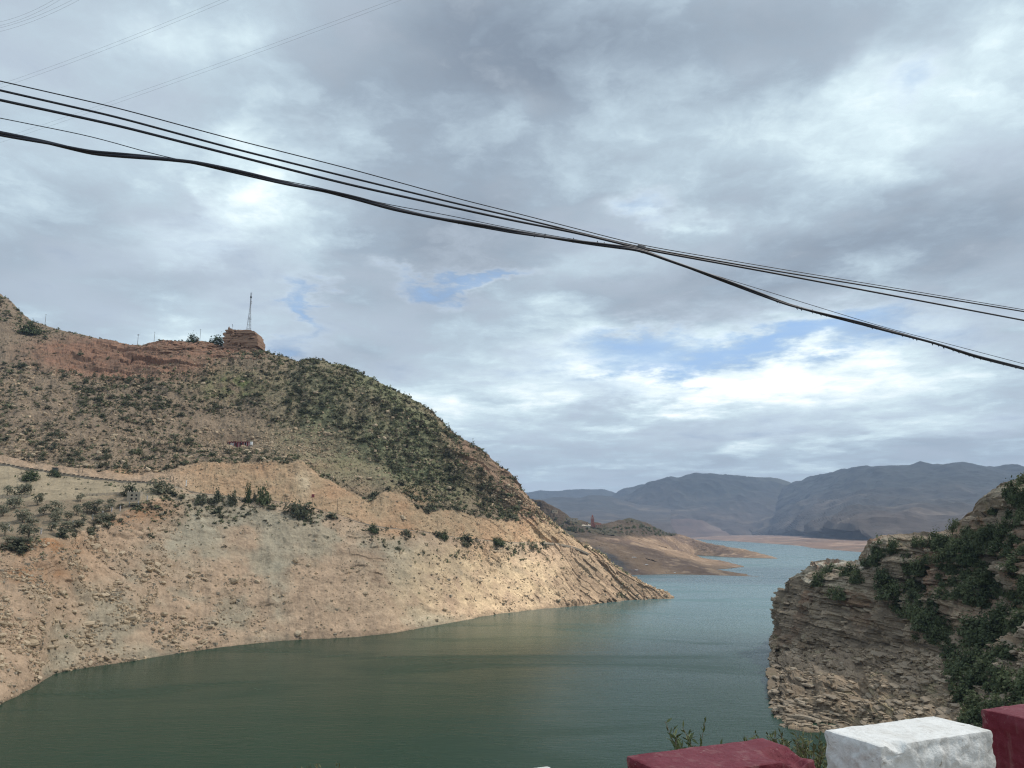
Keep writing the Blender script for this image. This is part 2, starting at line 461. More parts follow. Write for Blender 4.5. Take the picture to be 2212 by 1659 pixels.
T_U = [(-300, 700, 730), (0, 785, 690), (100, 792, 688), (200, 818, 682), (300, 808, 690), (400, 778, 710), (500, 772, 730), (560, 768, 735), (620, 800, 725), (700, 808, 715), (800, 850, 705), (900, 905, 702), (1000, 985, 706), (1060, 1022, 712), (1100, 1050, 718), (1150, 1086, 724), (1200, 1131, 728), (1240, 1159, 728), (1300, 1206, 729), (1380, 1254.7, 731), (1457, 1291, 731)]
T_R = [(-300, 380, 900), (-120, 540, 880), (0, 634, 850), (20, 646, 842), (40, 670, 832), (70, 694, 815), (100, 704, 800), (150, 716, 790), (200, 727, 783), (250, 738, 777), (290, 745, 774), (330, 738, 778), (400, 734, 785), (440, 735, 788), (490, 752, 790), (565, 757, 786), (600, 769, 780), (640, 781, 772), (680, 773, 768), (700, 780, 766), (720, 787, 764), (740, 790, 763), (770, 803, 760), (800, 816, 757), (830, 832, 754), (870, 852, 750), (900, 869, 748), (930, 886, 746), (950, 906, 745), (980, 934, 744), (1000, 946, 743), (1030, 963, 742), (1060, 986, 741), (1100, 1025, 739), (1130, 1056, 738), (1150, 1076, 737), (1170, 1105, 736), (1200, 1130, 735), (1220, 1146, 734), (1240, 1158, 733), (1300, 1205, 733), (1380, 1254, 735), (1457, 1290.6, 735)]

def build_hill():
    xs = XS
    S = pt_z(xs, lut(T_S, xs), 0.0)
    U0 = S.copy(); U0[:, 1] -= 26; U0[:, 0] += 4; U0[:, 2] = -14
    E = pt(xs, lut(T_E, xs), lut(T_E, xs, 2))
    Ty = pt(xs, lut(T_T, xs), lut(T_T, xs, 2)); Iy = pt(xs, lut(T_I, xs), lut(T_I, xs, 2))
    dE = lut(T_E, xs, 2)
    wdt = 11 * (1 - sstep(xs, 1150, 1300)) + 1.2
    Ib = np.stack([E[:, 0] * (dE + wdt) / dE, dE + wdt, E[:, 2] + 0.3], -1)
    Tb = (E + Ib) / 2
    f = sstep(xs, 360, 430)[:, None]
    I = Iy * (1 - f) + Ib * f; T = Ty * (1 - f) + Tb * f
    C = pt(xs, lut(T_C, xs), lut(T_C, xs, 2)); M = pt(xs, lut(T_M, xs), lut(T_M, xs, 2))
    U = pt(xs, lut(T_U, xs), lut(T_U, xs, 2)); Rg = pt(xs, lut(T_R, xs), lut(T_R, xs, 2))
    rows = [U0, S, E, T, I, C, M, U, Rg]
    rows = [blur(r, 4, 0) for r in rows]
    Rg = rows[-1]
    B1 = Rg.copy(); B1[:, 1] += 30; B1[:, 2] = np.maximum(B1[:, 2] - 12, -15)
    B2 = Rg.copy(); B2[:, 1] += 220; B2[:, 2] = np.maximum(B2[:, 2] - 150, -15)
    rows += [B1, B2]
    G, sec = rule(rows, [10, 190, 18, 46, 46, 52, 96, 52, 8, 10])
    K, Nn = G.shape[:2]
    vrow = np.arange(K)
    G = blur(G, 2, 0)
    base = G.copy()
    nrm = normals(G); nrm[nrm[..., 2] < 0] *= -1
    X, Z = base[..., 0], base[..., 2]
    px = np.broadcast_to(xs, (K, Nn))
    PXg, PYg = proj(base)
    # amplitudes by section
    def A(vals):  # one value per section, softened over the borders
        v = np.asarray(vals, float)[sec]
        return blur(v[:, None], 14, 0)
    near_r = np.clip((px - 1240) / 200, 0, 1)
    tipf = 1 - 0.72 * near_r
    # gullies down the bare slope
    s_co = px / 26.0
    dn = (vrow[:, None] / 40.0) * np.ones_like(px)
    gul = ridged(np.stack([s_co * 0.55 + fbm(base / 60, 2) * 0.35, dn * 0.28, np.zeros_like(px) + 2.2], -1), 4)
    lump = fbm(base / 34.0, 4); mid = fbm(base / 9.0, 3); fine = fbm(base / 2.6, 3)
    # bedding: gently dipping at left, steep towards the headland
    dip = 0.16 + 0.62 * sstep(X, -220, 40)
    b = Z * np.cos(dip) + X * np.sin(dip) + fbm(base / 40, 3) * 3.0
    def ledge(b, T, s, L):
        k = np.floor(b / T + 0.35 * perlin(np.stack([s / 30, b / 9, b * 0 + 5], -1)))
        c = np.floor(s / (L * (0.6 + h01(k, 3))) + h01(k, 9) * 7)
        return h01(k, c, 5) - 0.5 + 0.55 * (h01(k, 77) - 0.5)
    s_al = X * np.cos(dip) - Z * np.sin(dip) + base[..., 1] * 0.3
    led = ledge(b, 6.5, s_al, 30.0) * 1.5 + ledge(b, 2.6, s_al, 10.0) * 0.8
    red = np.clip(1.35 - np.hypot((PXg - 255) / 190, (PYg - 775 + (PXg - 255) * -.04) / 46), 0, 1)
    red = np.maximum(red, np.clip(1.3 - np.hypot((PXg - 430) / 150, (PYg - 752) / 24), 0, 1))
    flank = sstep(PXg, 900, 1010) * sstep(PYg - lut([(900, 868), (1000, 948), (1060, 986), (1150, 1076), (1240, 1158), (1457, 1290)], PXg), 150, 30)
    spit = sstep(PXg, 1165, 1260)
    band = sstep(mid * 0.6 + fbm(base / 55 + 9, 2), 0.12, 0.5) * (sec[:, None] == 1) * sstep(PYg, 1420, 1280)
    ledm = np.clip(np.maximum.reduce([red, flank, spit, band * 0.55, A([0, 0, 0, 0, .22, .30, .22, .40, .5, .3]) * np.ones_like(px)]), 0, 1)
    ridge_keep = A([1, 1, 1, 1, 1, 1, 1, .8, .25, .6])
    disp = gul * A([0.2, .65, 0.1, .5, 1.0, .7, 1.4, 1.0, .1, .5]) * tipf
    disp = disp + lump * A([.3, 2.2, .3, .7, .9, 1.5, 3.0, 2.4, .7, 2]) * tipf
    disp = disp + mid * A([.4, .45, .12, .35, .8, .9, 1.1, 1.2, .8, 1]) * tipf
    disp = disp + fine * A([.3, .28, .06, .18, .32, .40, .42, .5, .5, .5])
    disp = disp + led * ledm * (2.2 + 1.6 * red) * A([0.3, 1, .05, .2, .8, 1, 1, 1.1, .9, 1])
    shore = np.clip((Z + 1) / 5, 0.15, 1) if False else 1.0
    G = base + nrm * (disp * ridge_keep * shore)[..., None]
    # ---- soil and rock colours
    big = fbm(base / 45 + 3, 4); med = fbm(base / 12 + 8, 4)
    c = np.zeros(G.shape) + np.array([0.405, 0.292, 0.2])
    low = (sec <= 1)[:, None] * np.ones_like(px)
    c = mixc(c, (0.315, 0.275, 0.20), low * sstep(big, -0.05, 0.45) * 0.8)
    def spot(x, y, rx, ry, k=1.0):
        return np.clip(k * np.exp(-((PXg - x) / rx) ** 2 - ((PYg - y) / ry) ** 2) * (1 + 1.1 * med + .5 * big), 0, 1)
    up = (sec >= 5)[:, None] * np.ones_like(px)
    c = mixc(c, (0.245, 0.185, 0.13), up * 0.95)
    c = mixc(c, (0.205, 0.215, 0.118), np.clip(up * sstep(PXg, 480, 820) * (0.75 + .6 * big) * sstep(PYg, 1120, 980), 0, .88))
    c = mixc(c, (0.13, 0.15, 0.06), spot(500, 835, 70, 30, .8) * up)
    c = mixc(c, (0.20, 0.205, 0.115), spot(960, 1030, 120, 60, .8) * up)
    for q in ((60, 1180, 130, 24), (250, 1120, 60, 26), (330, 1110, 70, 22), (60, 1240, 110, 30)):
        c = mixc(c, (0.33, 0.185, 0.10), spot(*q, .8))
    for q in ((390, 1180, 60, 60), (430, 1140, 50, 50), (600, 1250, 26, 120), (130, 1390, 24, 60), (960, 1340, 70, 14), (820, 1180, 60, 60), (880, 1230, 60, 60), (520, 1120, 60, 30)):
        c = mixc(c, (0.325, 0.285, 0.21), spot(*q, .7) * low)
    cut = (sec == 4)[:, None] * sstep(PXg, 360, 440)
    c = mixc(c, (0.43, 0.315, 0.195), cut * .85)
    c = mixc(c, (0.40, 0.262, 0.16), np.clip(cut * (0.35 + .9 * med + .6 * big), 0, .8))
    for q in ((560, 1010, 150, 12), (730, 1070, 60, 20), (880, 1080, 50, 26), (300, 1020, 90, 10), (1140, 1120, 26, 40), (860, 1150, 60, 16), (1040, 1200, 60, 30)):
        c = mixc(c, (0.395, 0.25, 0.15), spot(*q, .7))
    c = mixc(c, (0.50, 0.40, 0.27), spot(655, 1045, 16, 32, .9))
    for q in ((1000, 1280, 160, 50), (1150, 1260, 120, 50), (960, 1220, 90, 40)):
        c = mixc(c, (0.46, 0.35, 0.225), spot(*q, .85) * low)
    emb = ((sec == 3) | (sec == 2))[:, None] * (1 - sstep(PXg, 330, 430))
    c = mixc(c, (0.33, 0.275, 0.185), emb * .8)
    c = mixc(c, (0.25, 0.19, 0.13), ((sec == 2)[:, None] * (1 - sstep(PXg, 250, 330))) * .8)
    c = mixc(c, (0.265, 0.148, 0.098), np.clip(red * 1.5 * (1 + .6 * med), 0, .95) * up)
    c = mixc(c, (0.29, 0.19, 0.13), np.clip(flank * (0.9 + .5 * med), 0, 1) * up)
    c = mixc(c, (0.27, 0.195, 0.13), spit * .7)
    # dark seams between beds
    seam = np.clip(ledm, 0, 1) * (h01(np.floor(b / 2.6), 31) > .70)
    c = mixc(c, (0.15, 0.105, 0.075), seam * .45)
    lvl = h01(np.floor((Z + fbm(base / 20, 2)) / 1.3), 71) - .5
    c = c * (1 + (low * lvl * (.12 + .26 * sstep(Z, 16, 2)))[..., None])
    tint = (h01(np.floor(b / 1.5), 12) - .5)[..., None] * ledm[..., None] * 0.22
    c = np.clip(c * (1 + tint) * (1 + .16 * med[..., None]), 0.02, 0.8)
    # a thin dark wet rim at the waterline
    wet = sstep(G[..., 2], 1.2, 0.1)
    c = mixc(c, (0.15, 0.115, 0.08), wet * .6)
    me = make_mesh('hillside', G.reshape(-1, 3), grid_faces(K, Nn), M_HILL, c.reshape(-1, 3))
    tag(link('hillside', me), kind='structure')
    return G, sec
HG, HSEC = build_hill()
HPX, HPY = proj(HG)
HN = normals(HG); HN[HN[..., 2] < 0] *= -1

def on_grid(G, PX, PY, x, y, sec=None, ok=None):
    """surface point of a grid nearest to picture position (x, y); the nearest visible sheet wins"""
    d2 = (PX - x) ** 2 + (PY - y) ** 2 + G[..., 1] * 0.004
    if ok is not None: d2 = np.where(ok, d2, 1e12)
    i = np.unravel_index(np.argmin(d2), d2.shape)
    return G[i].copy()
H_OK = np.broadcast_to((HSEC <= 7)[:, None], HPX.shape)
def hill(x, y): return on_grid(HG, HPX, HPY, x, y, ok=H_OK)
def mpp(p): return p[1] / FP * 1.03     # metres per picture pixel at a point

# ------------------------------------------------------------------ the lower headlands with the mosque, beyond
def simple_land(name, rows, segs, xs, mat, colf, amps, extra=None):
    G, sec = rule([blur(r, 3, 0) for r in rows], segs)
    G = blur(G, 3, 0)
    base = G.copy(); n = normals(G); n[n[..., 2] < 0] *= -1
    s1, a1, s2, a2, s3, a3 = amps
    d = fbm(base / s1, 4) * a1 + ridged(base / s2, 3) * a2 + fbm(base / s3, 3) * a3
    keep = np.clip(np.abs(base[..., 2]) / 12, .1, 1)
    G = base + n * (d * keep)[..., None]
    c = colf(base, sec, *proj(base))
    K, Nn = G.shape[:2]
    o = link(name, make_mesh(name, G.reshape(-1, 3), grid_faces(K, Nn), mat, np.clip(c, .01, .8).reshape(-1, 3)))
    tag(o, kind='structure')
    return G, sec

T_AC = [(1180, 1140, 1330), (1240, 1163, 1300), (1290, 1178, 1260), (1350, 1195, 1220), (1400, 1208, 1190), (1450, 1218, 1170), (1518, 1227, 1150), (1580, 1235.5, 1130), (1609, 1239.5, 1118), (1652, 1245.3, 1100)]
T_AF = [(1180, 1246), (1381, 1242), (1442, 1240), (1518, 1242), (1580, 1244), (1652, 1246)]
def col_land(base, sec, PX, PY):
    big = fbm(base / 120, 4); med = fbm(base / 30 + 4, 4)
    b = base[..., 2] * 0.8 + base[..., 0] * 0.35 + big * 12
    c = np.zeros(base.shape) + np.array([0.20, 0.14, 0.095])
    c = mixc(c, (0.10, 0.07, 0.058), np.clip(.5 + 1.3 * np.sin(b / 7.0) * .5 + med, 0, 1) * .75)
    c = mixc(c, (0.28, 0.205, 0.14), sstep(med, .1, .6) * .7)
    tl = PY - 1205 - (PX - 1310) * .48
    c = mixc(c, (0.065, 0.062, 0.062), np.clip(1.6 * np.exp(-(tl / 13) ** 2 - ((PX - 1318) / 42) ** 2) * (1 + med), 0, 1) * (base[..., 1] < 1290))
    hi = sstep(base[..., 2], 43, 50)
    c = mixc(c, (0.062, 0.047, 0.034), hi * .96)  # dark scrub soil, darkened further in place of cloud shade
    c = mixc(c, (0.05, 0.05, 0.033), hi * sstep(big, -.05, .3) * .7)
    return c * (1 + .2 * med[..., None])
def build_headlands():
    xa = np.linspace(1180, 1652, 300)
    F = pt_z(xa, lut(T_AF, xa), 0.0); F0 = F.copy(); F0[:, 1] -= 20; F0[:, 2] = -8
    Cr = pt(xa, lut(T_AC, xa), lut(T_AC, xa, 2))
    Bk = Cr.copy(); Bk[:, 1] += 45; Bk[:, 2] = np.maximum(Bk[:, 2] - 6, -8) - 2
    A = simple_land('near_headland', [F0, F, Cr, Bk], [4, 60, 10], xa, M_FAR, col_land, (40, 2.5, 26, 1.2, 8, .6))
    # second tongue
    T2 = [(1180, 1135, 1420), (1240, 1152, 1460), (1300, 1156.5, 1490), (1350, 1160, 1490), (1400, 1172, 1500), (1450, 1187, 1520), (1518, 1206, 1480), (1572, 1214.5, 1400), (1608, 1223.3, 1340)]
    x2 = np.linspace(1180, 1608, 260)
    C2 = pt(x2, lut(T2, x2), lut(T2, x2, 2))
    crA = pt(x2, lut(T_AC, x2), lut(T_AC, x2, 2))
    F2 = crA.copy(); F2[:, 1] += 8; F2[:, 2] = np.maximum(F2[:, 2] - 1.5, -4)
    wz = sstep(x2, 1480, 1540)[:, None]
    F2w = pt_z(x2, np.interp(x2, [1180, 1500, 1570, 1608], [1230, 1232, 1229, 1224.5]), 0.0)
    F2 = F2 * (1 - wz) + F2w * wz
    B2 = C2.copy(); B2[:, 1] += 60; B2[:, 2] = np.maximum(B2[:, 2] - 6, -8) - 2
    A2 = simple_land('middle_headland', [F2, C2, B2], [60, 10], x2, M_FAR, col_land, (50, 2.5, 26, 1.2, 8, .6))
    # the mosque hill and its long spit
    TB = [(1100, 1140, 1560), (1200, 1148, 1520), (1256, 1154, 1480), (1320, 1157, 1510), (1381, 1160.5, 1580), (1430, 1160, 1800), (1466, 1158.5, 2150), (1500, 1168, 2060), (1511, 1171.5, 2040), (1578, 1186.5, 1900), (1609, 1191.5, 1850), (1657, 1200.5, 1780), (1680, 1206.3, 1730)]
    TR = [(1100, 1060, 1560), (1153, 1078, 1560), (1174, 1081, 1560), (1192, 1090, 1560), (1220, 1110, 1560), (1244, 1122, 1570), (1281, 1131, 1600), (1314, 1131, 1650), (1335, 1125, 1720), (1360, 1120.5, 1760), (1381, 1124, 1790), (1405, 1134.5, 1850), (1439, 1151, 2000), (1466, 1156.5, 2250), (1500, 1167, 2110), (1511, 1170.5, 2090), (1578, 1185.5, 1950), (1609, 1190.5, 1900), (1657, 1199.8, 1800), (1680, 1206, 1750)]
    x3 = np.linspace(1100, 1680, 420)
    Bt = pt(x3, lut(TB, x3), lut(TB, x3, 2)); Rr = pt(x3, lut(TR, x3), lut(TR, x3, 2))
    c2 = pt(x3, lut(T2, x3), lut(T2, x3, 2))
    F3 = c2.copy(); F3[:, 1] += 12; F3[:, 2] = np.maximum(F3[:, 2] - 1.5, -4)
    F3w = pt_z(x3, np.interp(x3, [1100, 1440, 1499, 1540, 1578, 1640, 1680], [1200, 1199, 1199.5, 1201.5, 1204, 1206, 1207]), 0.0)
    wz = sstep(x3, 1440, 1500)[:, None]
    F3 = F3 * (1 - wz) + F3w * wz
    Bb = Rr.copy(); Bb[:, 1] += 260; Bb[:, 2] = np.maximum(Bb[:, 2] - 90, -8)
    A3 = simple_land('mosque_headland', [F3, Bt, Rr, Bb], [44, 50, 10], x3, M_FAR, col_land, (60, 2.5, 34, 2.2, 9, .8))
    return A, A2, A3
LA, LA2, LA3 = build_headlands()
L3PX, L3PY = proj(LA3[0])
def mosque_hill(x, y): return on_grid(LA3[0], L3PX, L3PY, x, y, ok=np.broadcast_to((LA3[1] <= 1)[:, None], L3PX.shape))
LAPX, LAPY = proj(LA[0])

# ------------------------------------------------------------------ far shore and mountains
def build_mountains():
    def colm(top, bot):
        def f(base, sec, PX, PY):
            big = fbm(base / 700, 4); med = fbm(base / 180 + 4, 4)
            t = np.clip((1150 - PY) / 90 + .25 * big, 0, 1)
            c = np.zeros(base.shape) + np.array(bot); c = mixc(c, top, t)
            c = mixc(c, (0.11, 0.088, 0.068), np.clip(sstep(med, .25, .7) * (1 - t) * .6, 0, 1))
            return c * (1 + .35 * med[..., None])
        return f
    G1, G2 = (0.02, 0.024, 0.02), (0.058, 0.046, 0.038)  # slope colours made darker, standing in for cloud shade on the ranges
    def range_(name, crest, d, db, yb, top=G1, bot=G2, relief=1.0, n=300):
        c = np.asarray(crest, float); xs = np.linspace(c[0, 0], c[-1, 0], n)
        if np.ndim(d): d = lut(d, xs)
        if np.ndim(db): db = lut(db, xs)
        y = np.interp(xs, c[:, 0], c[:, 1])
        Rg = pt(xs, y, d); yb = np.interp(xs, np.linspace(xs[0], xs[-1], len(yb)), yb) if np.ndim(yb) else np.full(n, float(yb))
        Bt = pt(xs, np.maximum(yb, y + 1), db); Md = pt(xs, y * .52 + np.maximum(yb, y + 1) * .48, d * .62 + db * .38)
        Lo = Bt.copy(); Lo[:, 2] = -10; Lo[:, 1] -= 20
        Bk = Rg.copy(); Bk[:, 1] += d * .2; Bk[:, 2] *= .3; Bt[:, 2] = np.maximum(Bt[:, 2], 6); Lo[:, 1] = Bt[:, 1] - 260; Lo[:, 2] = -4
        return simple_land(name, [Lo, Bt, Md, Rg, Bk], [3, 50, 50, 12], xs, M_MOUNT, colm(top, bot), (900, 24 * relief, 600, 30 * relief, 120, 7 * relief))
    range_('far_mountain', [(700, 1066), (1000, 1070), (1153, 1064.5), (1207, 1061.5), (1274, 1057.8), (1305, 1057.5), (1326, 1063), (1400, 1072), (1500, 1080)], 10600, 9800, 1110, relief=.6)
    range_('middle_mountain', [(1250, 1100), (1300, 1082), (1323, 1073.6), (1350, 1058.4), (1384, 1050), (1408, 1048.5), (1430, 1050), (1500, 1060)], 9600, 9000, 1120, relief=.7)
    range_('low_mountain', [(1000, 1090), (1100, 1082), (1177, 1079.7), (1214, 1078), (1250, 1079), (1271, 1072), (1290, 1073), (1320, 1076), (1338, 1083), (1380, 1090), (1450, 1096)], 7800, 5600, 1140, relief=.5)
    range_('back_mountain', [(1500, 1034), (1554, 1030), (1575, 1027.5), (1594, 1026.5), (1639, 1031), (1679, 1035.6), (1712, 1048.4), (1790, 1062)], 8900, 8500, 1090, top=(0.05, 0.052, 0.036), relief=.5)
    range_('lake_mountain', [(1290, 1115), (1344, 1079.7), (1381, 1061.5), (1414, 1051), (1436, 1042.6), (1487, 1031.7), (1530, 1028.6), (1554, 1030), (1600, 1036), (1660, 1046), (1712, 1058), (1790, 1084), (1880, 1110)], 8300, 6900, [1144, 1148, 1150, 1154, 1158], relief=1.3)
    range_('east_mountain', [(1600, 1110), (1660, 1075), (1690, 1060), (1716, 1049.5), (1756, 1037.5), (1804, 1021.7), (1853, 1011.7), (1891, 1015), (1955, 1010.5), (2018, 1010.5), (2074, 1005), (2114, 1012.5), (2193, 1018), (2260, 1030), (2450, 1026), (2800, 1024)], [(1600, 8600), (1720, 8200), (1900, 6900), (2800, 6000)], [(1600, 7000), (1680, 6400), (1760, 4600), (1860, 3500), (2300, 3000), (2800, 2600)], [1152, 1156, 1160, 1164, 1164], n=420, relief=1.3)
    range_('foothill', [(1340, 1150), (1380, 1136), (1405, 1130), (1441, 1122), (1487, 1120.7), (1518, 1125), (1536, 1137), (1570, 1150)], 6800, 6500, 1153, top=(0.075, 0.052, 0.045), bot=(0.10, 0.068, 0.055), relief=.25, n=120)
    # the flat bare far shore
    xs = np.linspace(1380, 2700, 260)
    ys = np.interp(xs, [1380, 1487, 1579, 1670, 1730, 1756, 1855, 1950, 2300, 2700], [1162.6, 1164, 1169, 1175, 1179.3, 1184.6, 1192.5, 1200, 1222, 1240])
    S = pt_z(xs, ys, 0.0); d = S[:, 1]
    S0 = S.copy(); S0[:, 1] -= 30; S0[:, 2] = -6
    P1 = pt(xs, ys - np.interp(xs, [1380, 1500, 1730, 1860, 2300], [1, 4, 6.5, 9, 12]), d * 1.12)
    P2 = pt(xs, ys - np.interp(xs, [1380, 1500, 1730, 1860, 2300], [2, 8, 14, 19, 26]), d * 1.32)
    P3 = P2.copy(); P3[:, 1] *= 1.5; P3[:, 0] *= 1.5; P3[:, 2] += 8
    def cf(base, sec, PX, PY):
        med = fbm(base / 160, 4); b = fbm(np.stack([base[..., 0] / 500, base[..., 1] / 160, base[..., 2] / 6], -1), 4)
        c = np.zeros(base.shape) + np.array([0.17, 0.112, 0.085])
        c = mixc(c, (0.30, 0.21, 0.155), sstep(b, .15, .55) * .8); c = mixc(c, (0.12, 0.09, 0.07), sstep(-b, .1, .6) * .8)
        return c
    simple_land('far_shore', [S0, S, P1, P2, P3], [3, 20, 20, 16], xs, M_FAR, cf, (300, 3, 200, 3, 40, .8))
build_mountains()

# ------------------------------------------------------------------ the layered cliff on the right
def build_cliff():
    nets = [  # columns, each: bottom, talus, cliff foot, cliff middle, ledge, top  as (x, y, depth)
        [(1790, 1350, 520), (1792, 1330, 518), (1794, 1310, 514), (1796, 1285, 505), (1798, 1255, 490), (1810, 1226, 470)],
        [(1677, 1409, 405), (1672, 1387, 403), (1675, 1350, 402), (1685, 1300, 401), (1709, 1261, 399), (1752, 1223, 397)],
        [(1668, 1545, 271), (1666, 1462, 322), (1677, 1400, 384), (1690, 1310, 391), (1716, 1259, 393), (1758, 1221, 392)],
        [(1690, 1574, 254), (1694, 1492, 296), (1700, 1402, 362), (1708, 1312, 372), (1726, 1259, 378), (1762, 1221, 385)],
        [(1738, 1584, 250), (1742, 1500, 288), (1745, 1404, 350), (1748, 1318, 358), (1756, 1258, 364), (1790, 1221, 374)],
        [(1800, 1590, 246), (1800, 1500, 284), (1802, 1402, 334), (1804, 1314, 341), (1808, 1250, 347), (1826, 1219, 358)],
        [(1860, 1593, 240), (1860, 1500, 278), (1860, 1400, 320), (1861, 1308, 327), (1863, 1233, 333), (1868, 1214, 341)],
        [(1892, 1595, 236), (1890, 1500, 272), (1890, 1400, 311), (1890, 1300, 317), (1890, 1216, 322), (1894, 1173, 329)],
        [(1950, 1598, 226), (1945, 1500, 260), (1945, 1402, 296), (1946, 1300, 305), (1948, 1210, 312), (1952, 1163, 320)],
        [(2005, 1600, 215), (1995, 1500, 248), (1992, 1405, 281), (1996, 1300, 294), (2002, 1210, 303), (2008, 1160, 312)],
        [(2060, 1600, 205), (2055, 1500, 236), (2052, 1402, 266), (2056, 1300, 282), (2060, 1200, 292), (2064, 1150, 302)],
        [(2112, 1600, 195), (2112, 1500, 224), (2112, 1400, 250), (2112, 1300, 267), (2112, 1195, 280), (2114, 1120, 290)],
        [(2165, 1600, 182), (2165, 1500, 209), (2165, 1400, 232), (2165, 1300, 249), (2166, 1180, 263), (2170, 1086, 275)],
        [(2215, 1600, 170), (2215, 1500, 195), (2215, 1400, 215), (2215, 1300, 232), (2216, 1160, 250), (2218, 1042, 266)],
        [(2330, 1600, 152), (2330, 1500, 174), (2330, 1400, 192), (2330, 1300, 208), (2330, 1130, 228), (2332, 985, 246)],
        [(2560, 1600, 128), (2560, 1500, 146), (2560, 1400, 162), (2560, 1300, 176), (2560, 1080, 198), (2560, 880, 216)]]
    C = np.array([[pt(*q) for q in col] for col in nets])        # columns x rows x 3
    C[1:4, 0, 2] = -0.5
    und = C[:, 0] + np.array([-2, -7, 0]); und[:, 2] = np.minimum(C[:, 0, 2] - 9, -6)
    bk1 = C[:, 5] + np.array([10, 26, 0.0]); bk1[:, 2] += 1.0
    bk2 = C[:, 5] + np.array([30, 90, 0.0]); bk2[:, 2] = C[:, 5, 2] - 14
    C = np.concatenate([und[:, None], C, bk1[:, None], bk2[:, None]], 1)
    NU = 620
    # resample columns by arc length over the face
    arc = np.concatenate([[0], np.cumsum(np.linalg.norm(np.diff(C[:, 3], axis=0), axis=1) * np.array([.35] + [1.0] * (len(C) - 2)))])
    px0 = np.array([nets[i][2][0] for i in range(len(nets))], float)
    uu = np.linspace(0, 1, NU)
    w = np.interp(np.arange(len(C)), [0, 1, 2, 13, 15], [0, .10, .22, .92, 1.0])
    rows = []
    for r in range(C.shape[1]):
        rows.append(np.stack([np.interp(uu, w, C[:, r, k]) for k in range(3)], -1))
    rows = [blur(r, 7, 0) for r in rows]
    SIL = [(1756, 1221), (1784, 1219), (1862, 1222), (1868, 1214), (1876, 1206), (1890, 1172), (1947, 1160), (2018, 1159), (2058, 1153), (2086, 1150), (2094, 1131), (2114, 1119), (2126, 1118), (2150, 1112), (2160, 1100), (2166, 1078), (2185, 1056), (2212, 1042), (2330, 985), (2560, 880)]
    tx, ty = proj(rows[6]); m = (uu > .12) & (tx > 1756)
    nt_ = pt(tx, lut(SIL, tx), rows[6][:, 1]); dz = np.where(m, nt_[:, 2] - rows[6][:, 2], 0)
    for q in (6, 7, 8): rows[q][:, 2] += dz
    rows[5][:, 2] += dz * .6
    G, sec = rule(rows, [14, 110, 110, 96, 80, 50, 16, 10])
    G = blur(G, 5, 0)
    base = G.copy(); n = normals(G)
    flip = (n * (base - np.array([0, 0, CZ]))).sum(-1) > 0
    n[flip] *= -1
    hz = n.copy(); hz[..., 2] *= .35; hz /= np.linalg.norm(hz, axis=2, keepdims=True)
    s = np.interp(uu, w, np.arange(len(C)))[None, :] * 0
    step = np.linalg.norm(np.diff(G[200], axis=0), axis=1)
    s = np.concatenate([[0], np.cumsum(step)])[None, :] * np.ones(G.shape[:2])
    X, Y, Z = base[..., 0], base[..., 1], base[..., 2]
    b = Z + 0.10 * X - .02 * Y + fbm(base / 30, 3) * 1.1
    def ledge(T, L, q):
        k = np.floor(b / T + .4 * perlin(np.stack([s / 14, b / 6, b * 0 + q], -1)))
        c = np.floor(s / (L * (.5 + h01(k, 3, q))) + h01(k, 9, q) * 7)
        return h01(k, c, 5 + q) - .5, h01(k, 7, q) - .5, k
    l1, r1, k1 = ledge(3.6, 13.0, 1); l2, r2, k2 = ledge(1.35, 5.0, 2); l3, r3, k3 = ledge(.5, 1.7, 3)
    def A(v): return blur(np.asarray(v, float)[sec][:, None], 10, 0)
    vert = A([.3, .45, .6, 1.1, 1.15, .9, .5, .4])
    d = (l1 * 2.9 + r1 * 3.2) * vert * .8 + (l2 * 1.5 + r2 * 1.6) * vert + (l3 * .35 + r3 * .5) * A([.5, .9, .9, 1, 1, .8, .5, .3])
    d = d + fbm(base / 16, 4) * 3.2 * A([.4, .8, .9, 1, 1, .6, .3, .3]) + fbm(base / 2.2, 3) * .28
    gull = -np.clip(ridged(np.stack([s / 26, b / 90, b * 0 + 4], -1), 3) - .8, 0, 1) * 6.0
    d = d + gull * A([0, .2, .5, 1, 1, .8, .2, 0])
    # overhang shadow gap under the main bed
    PX, PY = proj(base)
    gap = np.exp(-((PY - (1388 + (PX - 1890) * .05)) / 9) ** 2) * np.exp(-((PX - 1905) / 60) ** 2) * 3.0
    gap = gap + np.exp(-((PY - 1442) / 6) ** 2) * np.exp(-((PX - 2060) / 60) ** 2) * 2.0
    d = d - gap
    G = base + hz * d[..., None]
    med = fbm(base / 7 + 5, 4); big = fbm(base / 26 + 1, 4)
    c = np.zeros(G.shape) + np.array([0.305, 0.235, 0.17])
    hi = A([0, 0, 0, .55, .9, 1, 1, 1])
    c = mixc(c, (0.275, 0.22, 0.16), hi * np.ones_like(Z) * .8)
    c = mixc(c, (0.34, 0.255, 0.165), A([.8, .8, .35, 0, 0, 0, 0, 0]) * sstep(big, -.3, .3))
    c = mixc(c, (0.28, 0.165, 0.108), np.clip(sstep(big + .4 * med, .10, .4) * hi, 0, 1) * .75)
    c = mixc(c, (0.40, 0.35, 0.26), np.clip(sstep(r1 + .3 * med, .3, .5) * hi, 0, 1) * .6)
    c = mixc(c, (0.17, 0.165, 0.09), np.clip(sstep(med + .4 * big, .25, .6) * A([0, .5, .8, .3, .3, .5, .8, .8]), 0, 1) * .6)
    c = c * (1 + (h01(k2, 21) - .5)[..., None] * .4) * (1 + .2 * med[..., None])
    c = mixc(c, (0.12, 0.095, 0.07), (h01(k2, 44) > .8) * .35)
